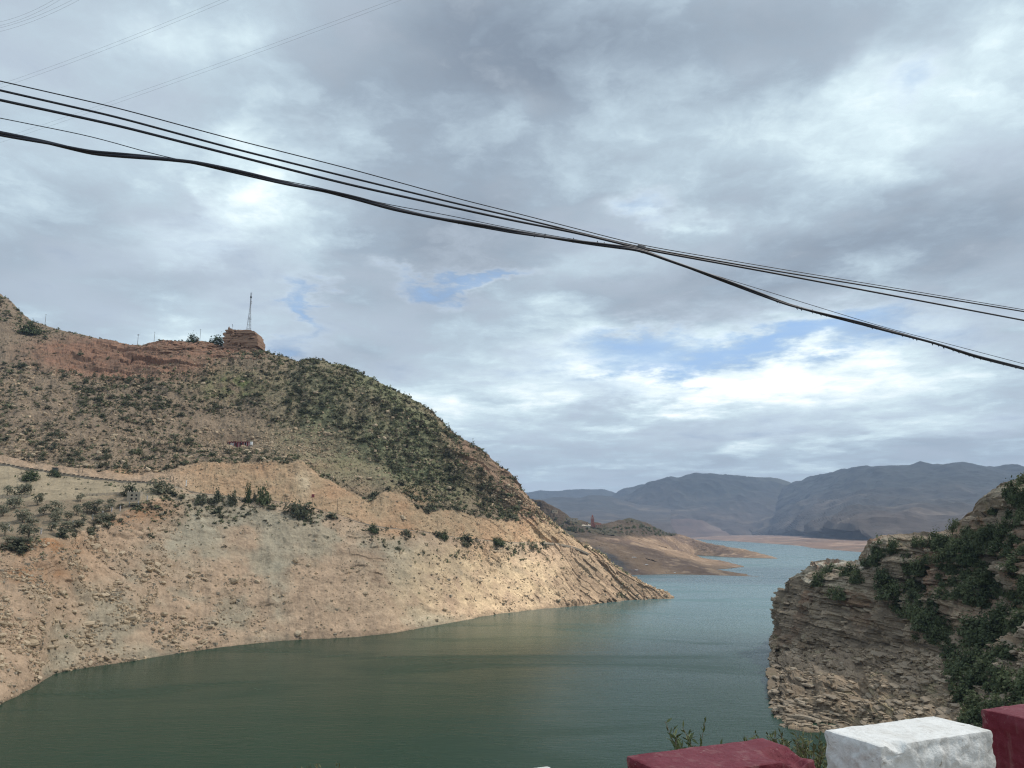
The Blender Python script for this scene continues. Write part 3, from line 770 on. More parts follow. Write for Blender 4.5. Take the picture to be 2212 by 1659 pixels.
    c = mixc(c, (0.47, 0.43, 0.35), np.clip(A([0, 0, 0, 0, .0, .55, .9, .6]) * sstep(PX, 1960, 1860) + .0, 0, 1) * sstep(med, -.2, .4))
    c = mixc(c, (0.13, 0.10, 0.075), sstep(G[..., 2], 1.0, .1) * .6)
    K, Nn = G.shape[:2]
    o = link('cliff', make_mesh('cliff', G.reshape(-1, 3), grid_faces(K, Nn), M_CLIFF, np.clip(c, .02, .8).reshape(-1, 3)))
    tag(o, kind='structure')
    return o, G, sec, n
CLIFF, CG, CSEC, CN = build_cliff()
CPXg, CPYg = proj(CG)
C_OK = np.broadcast_to(((CSEC >= 1) & (CSEC <= 6))[:, None], CPXg.shape)
def cliff_at(x, y): return on_grid(CG, CPXg, CPYg, x, y, ok=C_OK)

def rock_arrays(rng, flat=1.0, sub=1):
    """a broken, angular stone: a jittered box with extra mid points"""
    if sub == 0:
        V = np.array([[i, j, k] for i in (-1, 1) for j in (-1, 1) for k in (-1, 1)], float)
        V = V * rng.uniform(.55, 1.0, (8, 3)); V[:, 2] *= flat
        F = [[0, 1, 3, 2], [4, 6, 7, 5], [0, 4, 5, 1], [2, 3, 7, 6], [0, 2, 6, 4], [1, 5, 7, 3]]
        T = [q for f in F for q in ((f[0], f[1], f[2]), (f[0], f[2], f[3]))]
        return V, np.array(T)
    g = np.linspace(-1, 1, 3)
    V, F = [], []
    import itertools
    idx = {}
    for p in itertools.product(range(3), repeat=3):
        if 1 in p and p == (1, 1, 1): continue
        q = np.array([g[p[0]], g[p[1]], g[p[2]]])
        nz = np.abs(q).sum()
        sc = {1: 1.08, 2: .93, 3: .74}[int(nz)]
        idx[p] = len(V); V.append(q * sc * rng.uniform(.82, 1.12, 3))
    for ax in range(3):
        o1, o2 = [a for a in range(3) if a != ax]
        for side in (0, 2):
            for i in range(2):
                for j in range(2):
                    c = []
                    for di, dj in ((0, 0), (1, 0), (1, 1), (0, 1)):
                        p = [0, 0, 0]; p[ax] = side; p[o1] = i + di; p[o2] = j + dj; c.append(idx[tuple(p)])
                    flipf = (side == 2) ^ (ax == 1)
                    F.append(c if flipf else c[::-1])
    V = np.array(V); V[:, 2] *= flat
    F = np.array(F)
    T = np.concatenate([F[:, [0, 1, 2]], F[:, [0, 2, 3]]])
    return V, T

def basis(nrm):
    hx = np.array([-nrm[1], nrm[0], 0.0]); l = np.linalg.norm(hx)
    return hx / l if l > 1e-3 else np.array([1.0, 0, 0])

def build_slabs():
    rng = np.random.default_rng(21)
    var = [make_mesh('rock_slab', *rock_arrays(rng, 1.0, 1), M_SLAB) for _ in range(10)]
    K, Nn = CPXg.shape
    got = 0; V2, F2, C2, n2 = [], [], [], 0
    big_lim, tries = 290, 0
    small = [rock_arrays(rng, 1.0, 0) for _ in range(12)]
    while tries < 9000:
        tries += 1
        i = rng.integers(20, K - 40); j = rng.integers(40, Nn - 40)
        if CSEC[i] >= 3 and rng.random() < .82: continue
        x, y = CPXg[i, j], CPYg[i, j]
        if not (1660 < x < 2240 and 1040 < y < 1600): continue
        p, n = CG[i, j], CN[i, j]
        tang = basis(n); ang = math.atan2(tang[1], tang[0]) + rng.normal(0, .12)
        if CSEC[i] >= 3 and x < 2010 and y > 1225 and rng.random() < .5: pass
        talus = CSEC[i] in (1, 2)
        if got < big_lim and rng.random() < .4:
            L = rng.uniform(1.4, 4.2) * (1.1 if not talus else .75); th = rng.uniform(.3, .95) * (1 if not talus else .7); dp = rng.uniform(.8, 1.7)
            o = link('rock_slab', var[rng.integers(10)], CLIFF, p + n * .15 * dp, (rng.normal(0, .07), rng.normal(.05, .06), ang), (L, dp, th))
            got += 1
        elif n2 < 8 * 2300:
            V, T = small[rng.integers(12)]
            sc = np.array([rng.uniform(.5, 2.0), rng.uniform(.35, .8), rng.uniform(.16, .40)])
            v = V * sc; t = rng.normal(.06, .07)
            v = np.stack([v[:, 0] * math.cos(t) - v[:, 2] * math.sin(t), v[:, 1], v[:, 0] * math.sin(t) + v[:, 2] * math.cos(t)], -1)
            v = np.stack([v[:, 0] * math.cos(ang) - v[:, 1] * math.sin(ang), v[:, 0] * math.sin(ang) + v[:, 1] * math.cos(ang), v[:, 2]], -1) + p + n * .1
            V2.append(v); F2.append(T + n2); n2 += len(v)
            tone = np.array([0.31, 0.242, 0.17]) * rng.uniform(.55, 1.4)
            C2.append(np.tile(tone, (len(v), 1)))
    o = link('broken_stone', make_mesh('broken_stone', np.concatenate(V2), np.concatenate(F2), M_ROCKS, np.concatenate(C2)), CLIFF)
    o['kind'] = 'stuff'
build_slabs()

# ------------------------------------------------------------------ loose rock on the bare slope across the water
def inpoly(x, y, poly):
    r = False; n = len(poly)
    for i in range(n):
        x1, y1 = poly[i]; x2, y2 = poly[(i + 1) % n]
        if (y1 > y) != (y2 > y) and x < (x2 - x1) * (y - y1) / (y2 - y1) + x1: r = not r
    return r

def build_rubble():
    rng = np.random.default_rng(31)
    K, Nn = HPX.shape
    rowsS = np.where(HSEC == 1)[0]; rowsM = np.where((HSEC >= 5) & (HSEC <= 6))[0]; rowsC = np.where(HSEC == 4)[0]
    var = [make_mesh('boulder', *rock_arrays(rng, .7, 1), M_ROCK) for _ in range(10)]
    small = [rock_arrays(rng, .7, 0) for _ in range(14)]
    cl = fbm(HG[..., :] / 14.0 + 30, 3)
    cand = []
    n = 0
    while n < 19000:
        q = rng.random()
        rows = rowsS if q < .70 else (rowsM if q < .95 else rowsC)
        i = rows[rng.integers(len(rows))]; j = rng.integers(60, Nn - 8)
        x, y = HPX[i, j], HPY[i, j]
        if x < -30: continue
        if q < .70:
            dens = np.interp(x, [0, 350, 520, 700, 900, 1150, 1300], [1.0, 1.0, .36, .16, .24, .36, .12])
            dens *= (1.0 if y > 1200 - max(0, x - 500) * .02 else .6)
            dens *= np.clip(.30 + 1.1 * cl[i, j], .04, 1)
            if abs(x - (130 + (y - 1300) * -.12)) < 26 and y > 1290: dens *= .1
            if 380 < x < 620 and 1080 < y < 1240: dens *= .25
            near = np.clip(1 - abs(x - 330) / 380, 0, 1)
            r = rng.lognormal(-1.2 + .42 * near * np.clip((y - 1150) / 150, .3, 1), .55)
        elif q < .95:
            dens = .8 if (y > 930 - abs(x - 350) * .02 and x < 720) else .25
            r = rng.lognormal(-.6, .5)
        else:
            if x < 330: continue
            dens = .35; r = rng.lognormal(-.9, .45)
        if rng.random() > dens: continue
        r = min(r, 2.0)
        cand.append((r / HG[i, j, 1], i, j, r)); n += 1
    # a few named big ones
    cand.sort(reverse=True)
    V2, F2, C2, k = [], [], [], 0
    zones = [  # test, label
        (lambda x, y: y < 1185 and x < 300, 'tan boulder at the rusty lip of the orchard terrace above the rubble'),
        (lambda x, y: x < 120 and y < 1330, 'tan boulder in the upper rubble at the left edge of the picture'),
        (lambda x, y: x < 120, 'tan boulder just above the waterline at the left edge of the picture'),
        (lambda x, y: x < 250 and y < 1270, 'tan boulder high in the rubble below the orchard fence posts'),
        (lambda x, y: x < 250 and y < 1350, 'tan boulder half way down the rubble below the orchard'),
        (lambda x, y: x < 250, 'tan boulder at the foot of the rubble left of the water bend'),
        (lambda x, y: x < 390 and y < 1260, 'tan boulder in the upper rubble under the castellated tower'),
        (lambda x, y: x < 390 and y < 1340, 'tan boulder in the middle of the rubble under the castellated tower'),
        (lambda x, y: x < 390, 'tan boulder at the waterline under the castellated tower'),
        (lambda x, y: x < 560 and y < 1290, 'tan boulder on the pale scree below the promontory bushes'),
        (lambda x, y: x < 560, 'tan boulder in the stone heap at the water below the promontory bushes'),
        (lambda x, y: x < 900, 'tan boulder on the smooth bare slope right of the promontory'),
        (lambda x, y: True, 'pale boulder on the sunlit slope before the headland tip')]
    for m, (_, i, j, r) in enumerate(cand):
        p = HG[i, j]; nn = HN[i, j]
        rz = rng.uniform(0, 6.28)
        if m < 280:
            x, y = HPX[i, j], HPY[i, j]
            if HSEC[i] == 1: lab = next(l for f, l in zones if f(x, y))
            elif HSEC[i] == 4: lab = 'loose rock fallen on the orange road cutting'
            else: lab = 'weathered rock among the scrub on the upper hillside'
            o = link('boulder', var[rng.integers(10)], None, p + nn * r * .25, (rng.normal(0, .3), rng.normal(0, .3), rz), (r * rng.uniform(.9, 1.5), r * rng.uniform(.7, 1.1), r * rng.uniform(.6, 1.0)))
            tag(o, lab, 'boulder', 'boulders on the slope across the water: ' + lab.split(' ', 2)[2][:60])
        else:
            V, T = small[rng.integers(14)]
            v = V * np.array([r * rng.uniform(.8, 1.5), r * rng.uniform(.6, 1.1), r * rng.uniform(.7, 1.1)])
            v = np.stack([v[:, 0] * math.cos(rz) - v[:, 1] * math.sin(rz), v[:, 0] * math.sin(rz) + v[:, 1] * math.cos(rz), v[:, 2]], -1) + p + nn * r * .15
            V2.append(v); F2.append(T + k); k += len(v)
            tone = np.array([0.46, 0.35, 0.235]) * rng.uniform(.65, 1.35)
            if HSEC[i] == 1 and rng.random() < .25: tone = np.array([.34, .29, .22]) * rng.uniform(.8, 1.2)
            C2.append(np.tile(tone, (8, 1)))
    o = link('rubble', make_mesh('rubble', np.concatenate(V2), np.concatenate(F2), M_ROCKS, np.concatenate(C2)))
    tag(o, 'loose broken stone strewn over the bare slope', None, None, 'stuff')
build_rubble()

# ------------------------------------------------------------------ vegetation
def crown_arrays(rng, n_leaf=60, leaf=.3, clumps=8, shape=(1, 1, 1), dome=True, spread=.34):
    """leaf-sized quads gathered in clumps through a unit crown"""
    a = rng.normal(size=(clumps, 3)); a /= np.linalg.norm(a, axis=1, keepdims=True)
    if dome: a[:, 2] = np.abs(a[:, 2])
    cc = a * rng.uniform(.25, .82, (clumps, 1)) ** .7
    w = rng.uniform(.5, 1.4, clumps)
    k = rng.choice(clumps, n_leaf, p=w / w.sum())
    c = cc[k] + rng.normal(0, spread * .55, (n_leaf, 3)) * rng.uniform(.6, 1.2, (clumps, 1))[k]
    if dome: c[:, 2] = np.abs(c[:, 2])
    c = c * np.array(shape)
    n = c * .6 + np.array([0, 0, .75]) + rng.normal(0, .5, (n_leaf, 3)); n /= np.linalg.norm(n, axis=1, keepdims=True)
    t = rng.normal(size=(n_leaf, 3)); u = np.cross(n, t); u /= np.linalg.norm(u, axis=1, keepdims=True)
    v = np.cross(n, u)
    s = leaf * rng.uniform(.55, 1.25, (n_leaf, 1))
    q = s * rng.uniform(.45, .9, (n_leaf, 1))
    V = np.stack([c - u * s, c + v * q * .9 - n * s * .1, c + u * s, c - v * q], 1).reshape(-1, 3)
    F = np.arange(n_leaf * 4).reshape(-1, 4)
    return V, F

VR = np.random.default_rng(5)
LOW = [crown_arrays(VR, 34, .36, 6, (1, 1, .95)) for _ in range(7)] + [crown_arrays(VR, 34, .30, 6, (.75, .75, 1.5)) for _ in range(4)]
SHRUB_ME = [make_mesh('shrub', *crown_arrays(VR, 150, .20, 11, (1, 1, 1.0)), M_SHRUB) for _ in range(7)] + \
           [make_mesh('shrub', *crown_arrays(VR, 130, .18, 10, (.75, .75, 1.45)), M_SHRUB) for _ in range(3)]
DARK_ME = [make_mesh('evergreen_shrub', *crown_arrays(VR, 900, .105, 26, (1, 1, .95), True, .36), M_DARK) for _ in range(6)]
BUSH_ME = [make_mesh('shrub', *crown_arrays(VR, 420, .13, 18, (1, 1, .95), True, .36), M_SHRUB) for _ in range(4)]
CROWN_ME = [make_mesh('crown', *crown_arrays(VR, 520, .12, 20, (1, 1, .95), False, .36), M_OLIVE) for _ in range(5)]
DCROWN_ME = [make_mesh('crown', *crown_arrays(VR, 620, .11, 20, (1, 1, .8), False, .34), M_DARK) for _ in range(2)]

def build_scrub():
    rng = np.random.default_rng(41)
    K, Nn = HPX.shape
    pool = np.where((HSEC >= 5) & (HSEC <= 7))[0]
    poolS = np.where(HSEC == 1)[0]; poolT = np.where((HSEC == 3) | (HSEC == 2))[0]
    cl = fbm(HG / 30.0 + 50, 3)
    out = []
    while len(out) < 8000:
        q = rng.random()
        rows = pool if q < .90 else (poolS if q < .97 else poolT)
        i = rows[rng.integers(len(rows))]; j = rng.integers(30, Nn - 60)
        x, y = HPX[i, j], HPY[i, j]
        if x < -60: continue
        r = rng.lognormal(.50, .42)
        if q < .90:
            dens = np.interp(x, [0, 350, 480, 640, 800], [.34, .40, .52, .66, .72])
            if HSEC[i] == 7: dens *= np.interp(x, [0, 450, 600], [.9, .8, 1.1])
            red = ((x - 255) / 190) ** 2 + ((y - 772) / 40) ** 2 < 1
            if red: dens *= .12; r *= .8
            crag = ((x - 420) / 130) ** 2 + ((y - 750) / 18) ** 2 < 1
            if crag: dens *= .25
            dens = max(dens, .85 * math.exp(-((x - 270) / 150) ** 2 - ((y - 855) / 45) ** 2))
            if inpoly(x, y, [(430, 900), (560, 905), (700, 930), (790, 960), (850, 1050), (780, 1075), (700, 1020), (640, 985), (420, 960)]): dens *= .22; r *= .62
            if inpoly(x, y, [(60, 800), (170, 850), (150, 910), (20, 900)]): dens *= .45
            if x > 900 and (x - 900) * .93 + 905 - y > -60 - (x - 900) * .05 and HSEC[i] >= 6 and x > 1000:  # bare slabs of the headland crest
                if rng.random() < .72: continue
            if x > 1120: dens *= .35; r *= .7
            dens *= np.clip(.72 + .75 * cl[i, j], .15, 1.1)
            if x < 75 and y < 700: dens = 1.0
        elif q < .97:
            e = lut(T_E, np.array([x]))[0]
            dens = .9 if y < e + 55 and x > 320 else .10
            if inpoly(x, y, [(860, 1170), (1000, 1180), (1120, 1230), (1060, 1260), (900, 1240)]): dens = .55
            r = rng.lognormal(-.55, .4)
            if y < e + 60 and rng.random() < .25: r *= 2.2
        else:
            if x > 420: continue
            dens = .5; r = rng.lognormal(-.1, .4)
        if rng.random() > dens: continue
        out.append((min(r, 4.2), i, j))
    # grey straggling scrub along the lip of the bare slope
    e_r = np.where(HSEC == 1)[0]
    for _ in range(900):
        x = rng.choice([rng.uniform(318, 720), rng.uniform(318, 720), rng.uniform(780, 1190), rng.uniform(0, 330)])
        jj = int((x + 300) / 1757 * (Nn - 1)); ii = e_r[-1 - int(abs(rng.normal(0, 26 if x > 318 else 8)))]
        if cl[ii, jj] < -.25: continue
        out.append((rng.lognormal(.22, .45), ii, jj))
    # orderly skyline growth
    for x in (150, 165, 178, 196, 268, 300, 315, 345, 352, 380, 392, 405, 620, 636, 655, 672, 690, 705, 728, 748, 770, 776, 860, 884, 905, 915, 938, 960, 985, 1012, 1040, 1075, 1092, 1108, 1115, 1126, 1135):
        jj = int(np.clip((x + 300) / 1757 * (Nn - 1), 0, Nn - 1)); ii = np.where(HSEC == 7)[0][-2 - rng.integers(3)]
        out.append((rng.uniform(1.7, 3.6), ii, jj))
    out.sort(key=lambda t: -t[0] / HG[t[1], t[2], 1])
    labs = [
        (lambda x, y, s: s == 7 and y < lut(T_R, np.array([x]))[0] + 14, 'scrubby bush along the skyline of the big hill'),
        (lambda x, y, s: s <= 1, 'low dark bush on the bare slope below the hillside road'),
        (lambda x, y, s: s <= 3, 'grey green bush on the pale road bank above the orchard terrace'),
        (lambda x, y, s: x < 80 and y < 760, 'dark bush on the left hilltop at the picture edge'),
        (lambda x, y, s: x < 150 and y < 860, 'olive bush on the rocky slope left of the red rock band'),
        (lambda x, y, s: x < 420 and y < 800, 'olive bush growing on or beside the red rock band'),
        (lambda x, y, s: x < 420 and y < 850, 'olive bush in the thick belt just under the red rock band'),
        (lambda x, y, s: x < 420 and y < 895, 'olive bush in the hollow below the belt under the red rocks'),
        (lambda x, y, s: x < 180 and y < 945, 'olive bush on the left slope well above the roadside box'),
        (lambda x, y, s: x < 180, 'olive bush just above the road near the roadside box'),
        (lambda x, y, s: x < 420 and y < 945, 'olive bush on the stony slope left of the striped hut'),
        (lambda x, y, s: x < 420, 'olive bush on the rock ledges above the left end of the cutting'),
        (lambda x, y, s: x < 600 and y < 800, 'bush right under the mast crag'),
        (lambda x, y, s: x < 600 and y < 900, 'bush on the green patch below the mast crag'),
        (lambda x, y, s: x < 760 and y > 900, 'low bush on the bare ground around the striped hut'),
        (lambda x, y, s: x < 760, 'bush on the densely grown flank right of the mast crag'),
        (lambda x, y, s: x < 900 and y < 930, 'bush below the rocky hump of the descending ridge'),
        (lambda x, y, s: x < 900, 'bush on the flank above the middle of the orange cutting'),
        (lambda x, y, s: y < 1010, 'bush high on the flank close under the descending ridge'),
        (lambda x, y, s: True, 'grey green bush on the steep flank falling to the headland')]
    V2, F2, C2, k = [], [], [], 0
    for m, (r, i, j) in enumerate(out):
        p = HG[i, j].copy(); p[2] -= .15 * r
        rz = rng.uniform(0, 6.28); x, y = HPX[i, j], HPY[i, j]
        if m < 285:
            lab = next(l for f, l in labs if f(x, y, HSEC[i]))
            o = link('shrub', SHRUB_ME[rng.integers(10)], None, p, (0, 0, rz), (r * rng.uniform(.9, 1.25), r * rng.uniform(.85, 1.15), r * rng.uniform(.8, 1.2)))
            tag(o, lab, 'shrub', 'bushes: ' + lab)
        else:
            V, F = LOW[rng.integers(len(LOW))]
            v = V * np.array([r * rng.uniform(.9, 1.25), r * rng.uniform(.9, 1.2), r * rng.uniform(.75, 1.2)])
            v = np.stack([v[:, 0] * math.cos(rz) - v[:, 1] * math.sin(rz), v[:, 0] * math.sin(rz) + v[:, 1] * math.cos(rz), v[:, 2]], -1) + p
            V2.append(v); F2.append(F + k); k += len(v)
            t = rng.random()
            tone = np.array([.195, .21, .12]) if t < .6 else (np.array([.205, .178, .125]) if t < .85 else np.array([.10, .115, .065]))
            C2.append(np.tile(tone * rng.uniform(.7, 1.3), (len(v), 1)))
    o = link('scrub', make_mesh('scrub', np.concatenate(V2), np.concatenate(F2), M_SHRUBS, np.concatenate(C2)))
    tag(o, 'low scrub covering the hillside', None, None, 'stuff')
    # low herbs and dry tufts that give the ground its mottled look
    V2, F2, C2, k = [], [], [], 0
    tuft = [crown_arrays(rng, 7, .5, 3, (1, 1, .6)) for _ in range(6)]
    n = 0
    while n < 16000:
        i = pool[rng.integers(len(pool))] if rng.random() < .8 else poolS[rng.integers(len(poolS))]
        j = rng.integers(30, Nn - 40)
        x = HPX[i, j]
        if x < -40: continue
        dens = np.interp(x, [0, 400, 700, 1000, 1200], [.35, .5, 1, 1, .2]) * (1 if HSEC[i] > 1 else .10)
        if rng.random() > dens * np.clip(.7 + cl[i, j], .2, 1): continue
        V, F = tuft[rng.integers(6)]; r = rng.uniform(.35, 1.0)
        v = V * r + HG[i, j]
        V2.append(v); F2.append(F + k); k += len(v); n += 1
        tone = np.array([.20, .19, .115]) if rng.random() < .6 else np.array([.22, .18, .12])
        C2.append(np.tile(tone * rng.uniform(.65, 1.25), (len(v), 1)))
    o = link('dry_herbs', make_mesh('dry_herbs', np.concatenate(V2), np.concatenate(F2), M_SHRUBS, np.concatenate(C2)))
    tag(o, 'low dry herbs between the bushes of the hillside', None, None, 'stuff')
build_scrub()

def plant_shrub(x, y, w, h, label, me=None, at=hill, name='shrub', group=None, sink=.1, rng=np.random.default_rng(3)):
    """bush whose foot is at picture position (x, y), w and h in picture pixels"""
    p = at(x, y); k = mpp(p)
    o = link(name, me or DARK_ME[rng.integers(6)], None, p - np.array([0, 0, h * k * sink]), (0, 0, rng.uniform(0, 6.28)), (w * k / 2, w * k / 2, h * k))
    tag(o, label, 'shrub', group)
    return o
plant_shrub(64, 1037, 46, 24, 'broad dark green cushion bush on the pale bank under the hillside road')
plant_shrub(116, 1029, 28, 16, 'small dark green bush just below the black roadside box')
plant_shrub(276, 1071, 46, 32, 'grey green bush directly behind the castellated stone tower', BUSH_ME[1])
plant_shrub(340, 1064, 62, 30, 'broad grey green bush on the bank to the right of the castellated tower', BUSH_ME[2])
plant_shrub(534, 1084, 16, 42, 'tallest dark upright bush on the edge of the bare promontory', DARK_ME[0])
plant_shrub(549, 1084, 12, 30, 'narrow grey green bush between two larger ones on the promontory edge', BUSH_ME[0])
plant_shrub(567, 1086, 32, 38, 'wide dark spreading bush at the right end of the promontory edge row', DARK_ME[2])
plant_shrub(500, 1090, 28, 34, 'grey green bush left of the tallest one on the promontory edge', BUSH_ME[1])
plant_shrub(430, 1086, 34, 30, 'brownish straggly bush at the left end of the promontory edge row', BUSH_ME[0])
plant_shrub(470, 1082, 26, 30, 'thin grey straggly bush in the promontory edge row', BUSH_ME[1])
plant_shrub(632, 1110, 40, 36, 'grey bush on the gully head right of the promontory', BUSH_ME[3])
plant_shrub(655, 1122, 34, 34, 'grey bush hanging below the road in the gully', BUSH_ME[0])
plant_shrub(806, 1150, 26, 20, 'dark green bush on the pale slope under the orange cutting', DARK_ME[4])
plant_shrub(958, 1163, 22, 20, 'dark rounded bush by the roadside posts above the sunlit slope', DARK_ME[5])
plant_shrub(1010, 1170, 44, 20, 'dull olive bush on the road edge above the sunlit slope', BUSH_ME[1])
plant_shrub(1072, 1176, 30, 16, 'dark flat bush at the road edge over the striped rock beds', DARK_ME[0])
plant_shrub(1084, 1178, 18, 18, 'dark green bush beside the flat one at the road edge', DARK_ME[1])
plant_shrub(1152, 1183, 26, 12, 'small olive bush near the end of the hillside road', BUSH_ME[2])
plant_shrub(60, 722, 52, 30, 'large dark bush on the saddle under the left hilltop', DARK_ME[3])
plant_shrub(415, 740, 24, 22, 'dark rounded bush on the skyline left of the mast crag', DARK_ME[2])
plant_shrub(470, 745, 34, 24, 'dark bush leaning against the left side of the mast crag', DARK_ME[4])
plant_shrub(1233, 1240 - 4, 2, 2, 'tiny bush at the water tip of the headland', SHRUB_ME[0])

def make_tree(name, p, rad, h, label, me, rng, group=None, lean=0.0, cat='tree'):
    """trunk with limbs under a leafy crown; rad and h in metres"""
    t = empty(name, p, rng.uniform(0, 6.28)); tag(t, label, cat, group)
    th = h * .42
    mb = MB()
    tip = np.array([lean * h, 0, th])
    mb.tube([(0, 0, -.4), (lean * h * .3, .03 * h, th * .5), tip], [.06 * rad + .05, .045 * rad + .04, .03 * rad + .03], 6)
    for q in range(4):
        a = q * 1.57 + rng.uniform(-.4, .4)
        mb.tube([tip * .8, tip + np.array([math.cos(a) * rad * .3, math.sin(a) * rad * .3, h * .15]), tip + np.array([math.cos(a) * rad * .6, math.sin(a) * rad * .6, h * .32])], [.03 * rad + .02, .02 * rad + .015, .012], 5)
    mb.build('trunk', M_BARK, t)
    link('crown', me, t, (lean * h * 1.1, 0, h * .52), (0, 0, rng.uniform(0, 6.28)), (rad, rad * rng.uniform(.85, 1.1), h * .5))
    return t

def build_orchard():
    rng = np.random.default_rng(52)
    spots = [(10, 1158, 34, 40), (62, 1160, 44, 46), (118, 1130, 34, 42), (135, 1172, 40, 46), (48, 1128, 42, 44), (95, 1115, 30, 34), (122, 1112, 40, 44), (165, 1112, 26, 34), (188, 1110, 30, 36), (205, 1112, 44, 44),
             (160, 1148, 44, 36), (225, 1130, 30, 26), (236, 1106, 24, 24), (30, 1098, 44, 40), (80, 1092, 24, 36), (15, 1072, 26, 36), (45, 1074, 40, 40), (58, 1070, 20, 40), (240, 1092, 24, 22), (175, 1085, 20, 26), (5, 1115, 30, 34),
             (70, 1138, 34, 30), (210, 1150, 30, 26), (180, 1130, 24, 26), (262, 1098, 22, 14), (286, 1096, 26, 12), (20, 1190, 28, 24), (110, 1150, 24, 28), (145, 1125, 26, 30), (-30, 1100, 44, 44), (-40, 1150, 44, 44)]
    for x, y, w, h in spots:
        p = hill(x, min(y, lut(T_E, np.array([float(x)]))[0] - 2)); k = mpp(p)
        make_tree('orchard_tree', p, w * k / 2 * 1.0, h * k * .74, 'grey green fruit tree on the fenced orchard terrace at the left', CROWN_ME[rng.integers(5)], rng, 'trees of the orchard terrace')
build_orchard()

def build_cliff_growth():
    rng = np.random.default_rng(61)
    lab_m = 'dark evergreen bush in the thicket covering the right cliff foot'
    poly = [(1985, 1345), (2020, 1290), (2080, 1255), (2150, 1210), (2235, 1170), (2260, 1590), (2120, 1590), (2095, 1500), (2050, 1415), (1990, 1372)]
    pts = []
    while len(pts) < 92:
        x, y = rng.uniform(1980, 2260), rng.uniform(1160, 1590)
        if not inpoly(x, y, poly): continue
        if inpoly(x, y, [(2050, 1305), (2110, 1290), (2110, 1330), (2050, 1330)]) or inpoly(x, y, [(2180, 1370), (2240, 1360), (2240, 1430), (2190, 1440)]): continue
        if any((x - a) ** 2 + (y - b) ** 2 < 15 ** 2 for a, b in pts): continue
        pts.append((x, y))
    for x, y in pts:
        w = rng.uniform(34, 64) * (1 + (y - 1300) / 900)
        if y < 1330 and x > 2140: lm = 'dark evergreen bush in the thicket under the skyline at the right edge'
        elif y < 1330: lm = 'dark evergreen bush in the upper thicket below the pale rock tower'
        elif y < 1440 and x < 2110: lm = 'dark evergreen bush on the thicket front beside the cliff overhang'
        elif y < 1440: lm = 'dark evergreen bush around the grey rock patch in the thicket'
        elif x < 2170: lm = 'dark evergreen bush in the lower thicket above the large white block'
        else: lm = 'dark evergreen bush in the lower thicket above the right red block'
        plant_shrub(x, y + w * .3, w, w * .66, lm, None, cliff_at, 'evergreen_shrub', 'thicket bushes ' + lm[20:], .12, rng)
    SILT = [(1760, 1221), (1862, 1222), (1876, 1206), (1890, 1172), (1947, 1160), (2058, 1153), (2094, 1131), (2150, 1112), (2166, 1078), (2212, 1042)]
    extra = 0
    while extra < 104:
        x = rng.uniform(1890, 2235) if extra < 58 else rng.uniform(2020, 2240); y = lut(SILT, np.array([x]))[0] + abs(rng.normal(0, 75)) + 10
        if y > 1330 or inpoly(x, y, poly): continue
        w = rng.uniform(18, 46); extra += 1
        lm = 'green bush rooted in the ledges of the cliff left of the pale rock tower' if x < 1990 else ('green bush on the ledges around the pale rock tower' if x < 2090 else 'green bush on the broken rock under the right end of the skyline')
        plant_shrub(x, y + w * .3, w, w * .7, lm, None, cliff_at, 'evergreen_shrub', 'ledge bushes: ' + lm[11:], .12, rng)
    ones = [(1905, 1196, 44, 38, 'bushy evergreen at the left corner of the upper cliff edge'), (1935, 1192, 38, 32, 'evergreen second from the corner on the upper cliff edge'),
            (1880, 1222, 40, 22, 'pale straggly bush at the foot of the step in the cliff edge'), (1800, 1240, 46, 26, 'dark bush on the low ledge at the lake end of the cliff'),
            (1834, 1242, 44, 30, 'dark bush filling the middle of the low cliff ledge'), (1772, 1262, 40, 30, 'dark bush hanging over the lake corner of the cliff'),
            (1812, 1290, 44, 36, 'bush growing out of the cliff face below the low ledge'), (1850, 1256, 34, 28, 'bush in the crack at the inner end of the low ledge'),
            (1960, 1230, 30, 40, 'bush in the cleft of the cliff under the skyline gap'), (1985, 1178, 30, 30, 'bush on the skyline left of the lone cliff tree'),
            (2018, 1176, 28, 34, 'bush just left below the lone cliff tree'), (1915, 1250, 50, 36, 'bush below the upper cliff corner'), (1940, 1290, 46, 40, 'bush in the middle of the stepped cliff face'),
            (1990, 1240, 46, 40, 'bush beside the pale rock tower in the cliff'), (2060, 1200, 34, 44, 'dark bush on the rock tower under the lone tree'),
            (2095, 1215, 50, 50, 'large dark bush right of the rock tower'), (2130, 1180, 40, 36, 'dark bush below the boulder on the skyline'), (2150, 1110, 40, 20, 'low bush on the skyline right of the boulder'),
            (2188, 1075, 46, 44, 'tall dark bush on the skyline at the right end of the cliff'), (2205, 1130, 36, 30, 'bush below the rightmost skyline bush'), (2170, 1150, 40, 36, 'bush on the grey broken rock near the right edge'),
            (2215, 1050, 40, 30, 'bush on the cliff top at the right edge'), (1965, 1330, 40, 30, 'bush at the left end of the thicket'), (1985, 1385, 34, 22, 'low bush at the foot of the thicket by the overhang'),
            (2105, 1560, 60, 40, 'olive bush at the cliff foot behind the white block'), (2085, 1600, 60, 40, 'yellow green bush at the cliff foot behind the white block')]
    for x, y, w, h, lab in ones:
        plant_shrub(x, y, w, h, lab, None, cliff_at, 'evergreen_shrub', None, .12, rng)
    p = cliff_at(2058, 1156); k = mpp(p)
    make_tree('cliff_tree', p, 14 * k, 40 * k, 'lone small tree with bare leaning trunk on the cliff skyline', DCROWN_ME[0], rng, None, -.12)
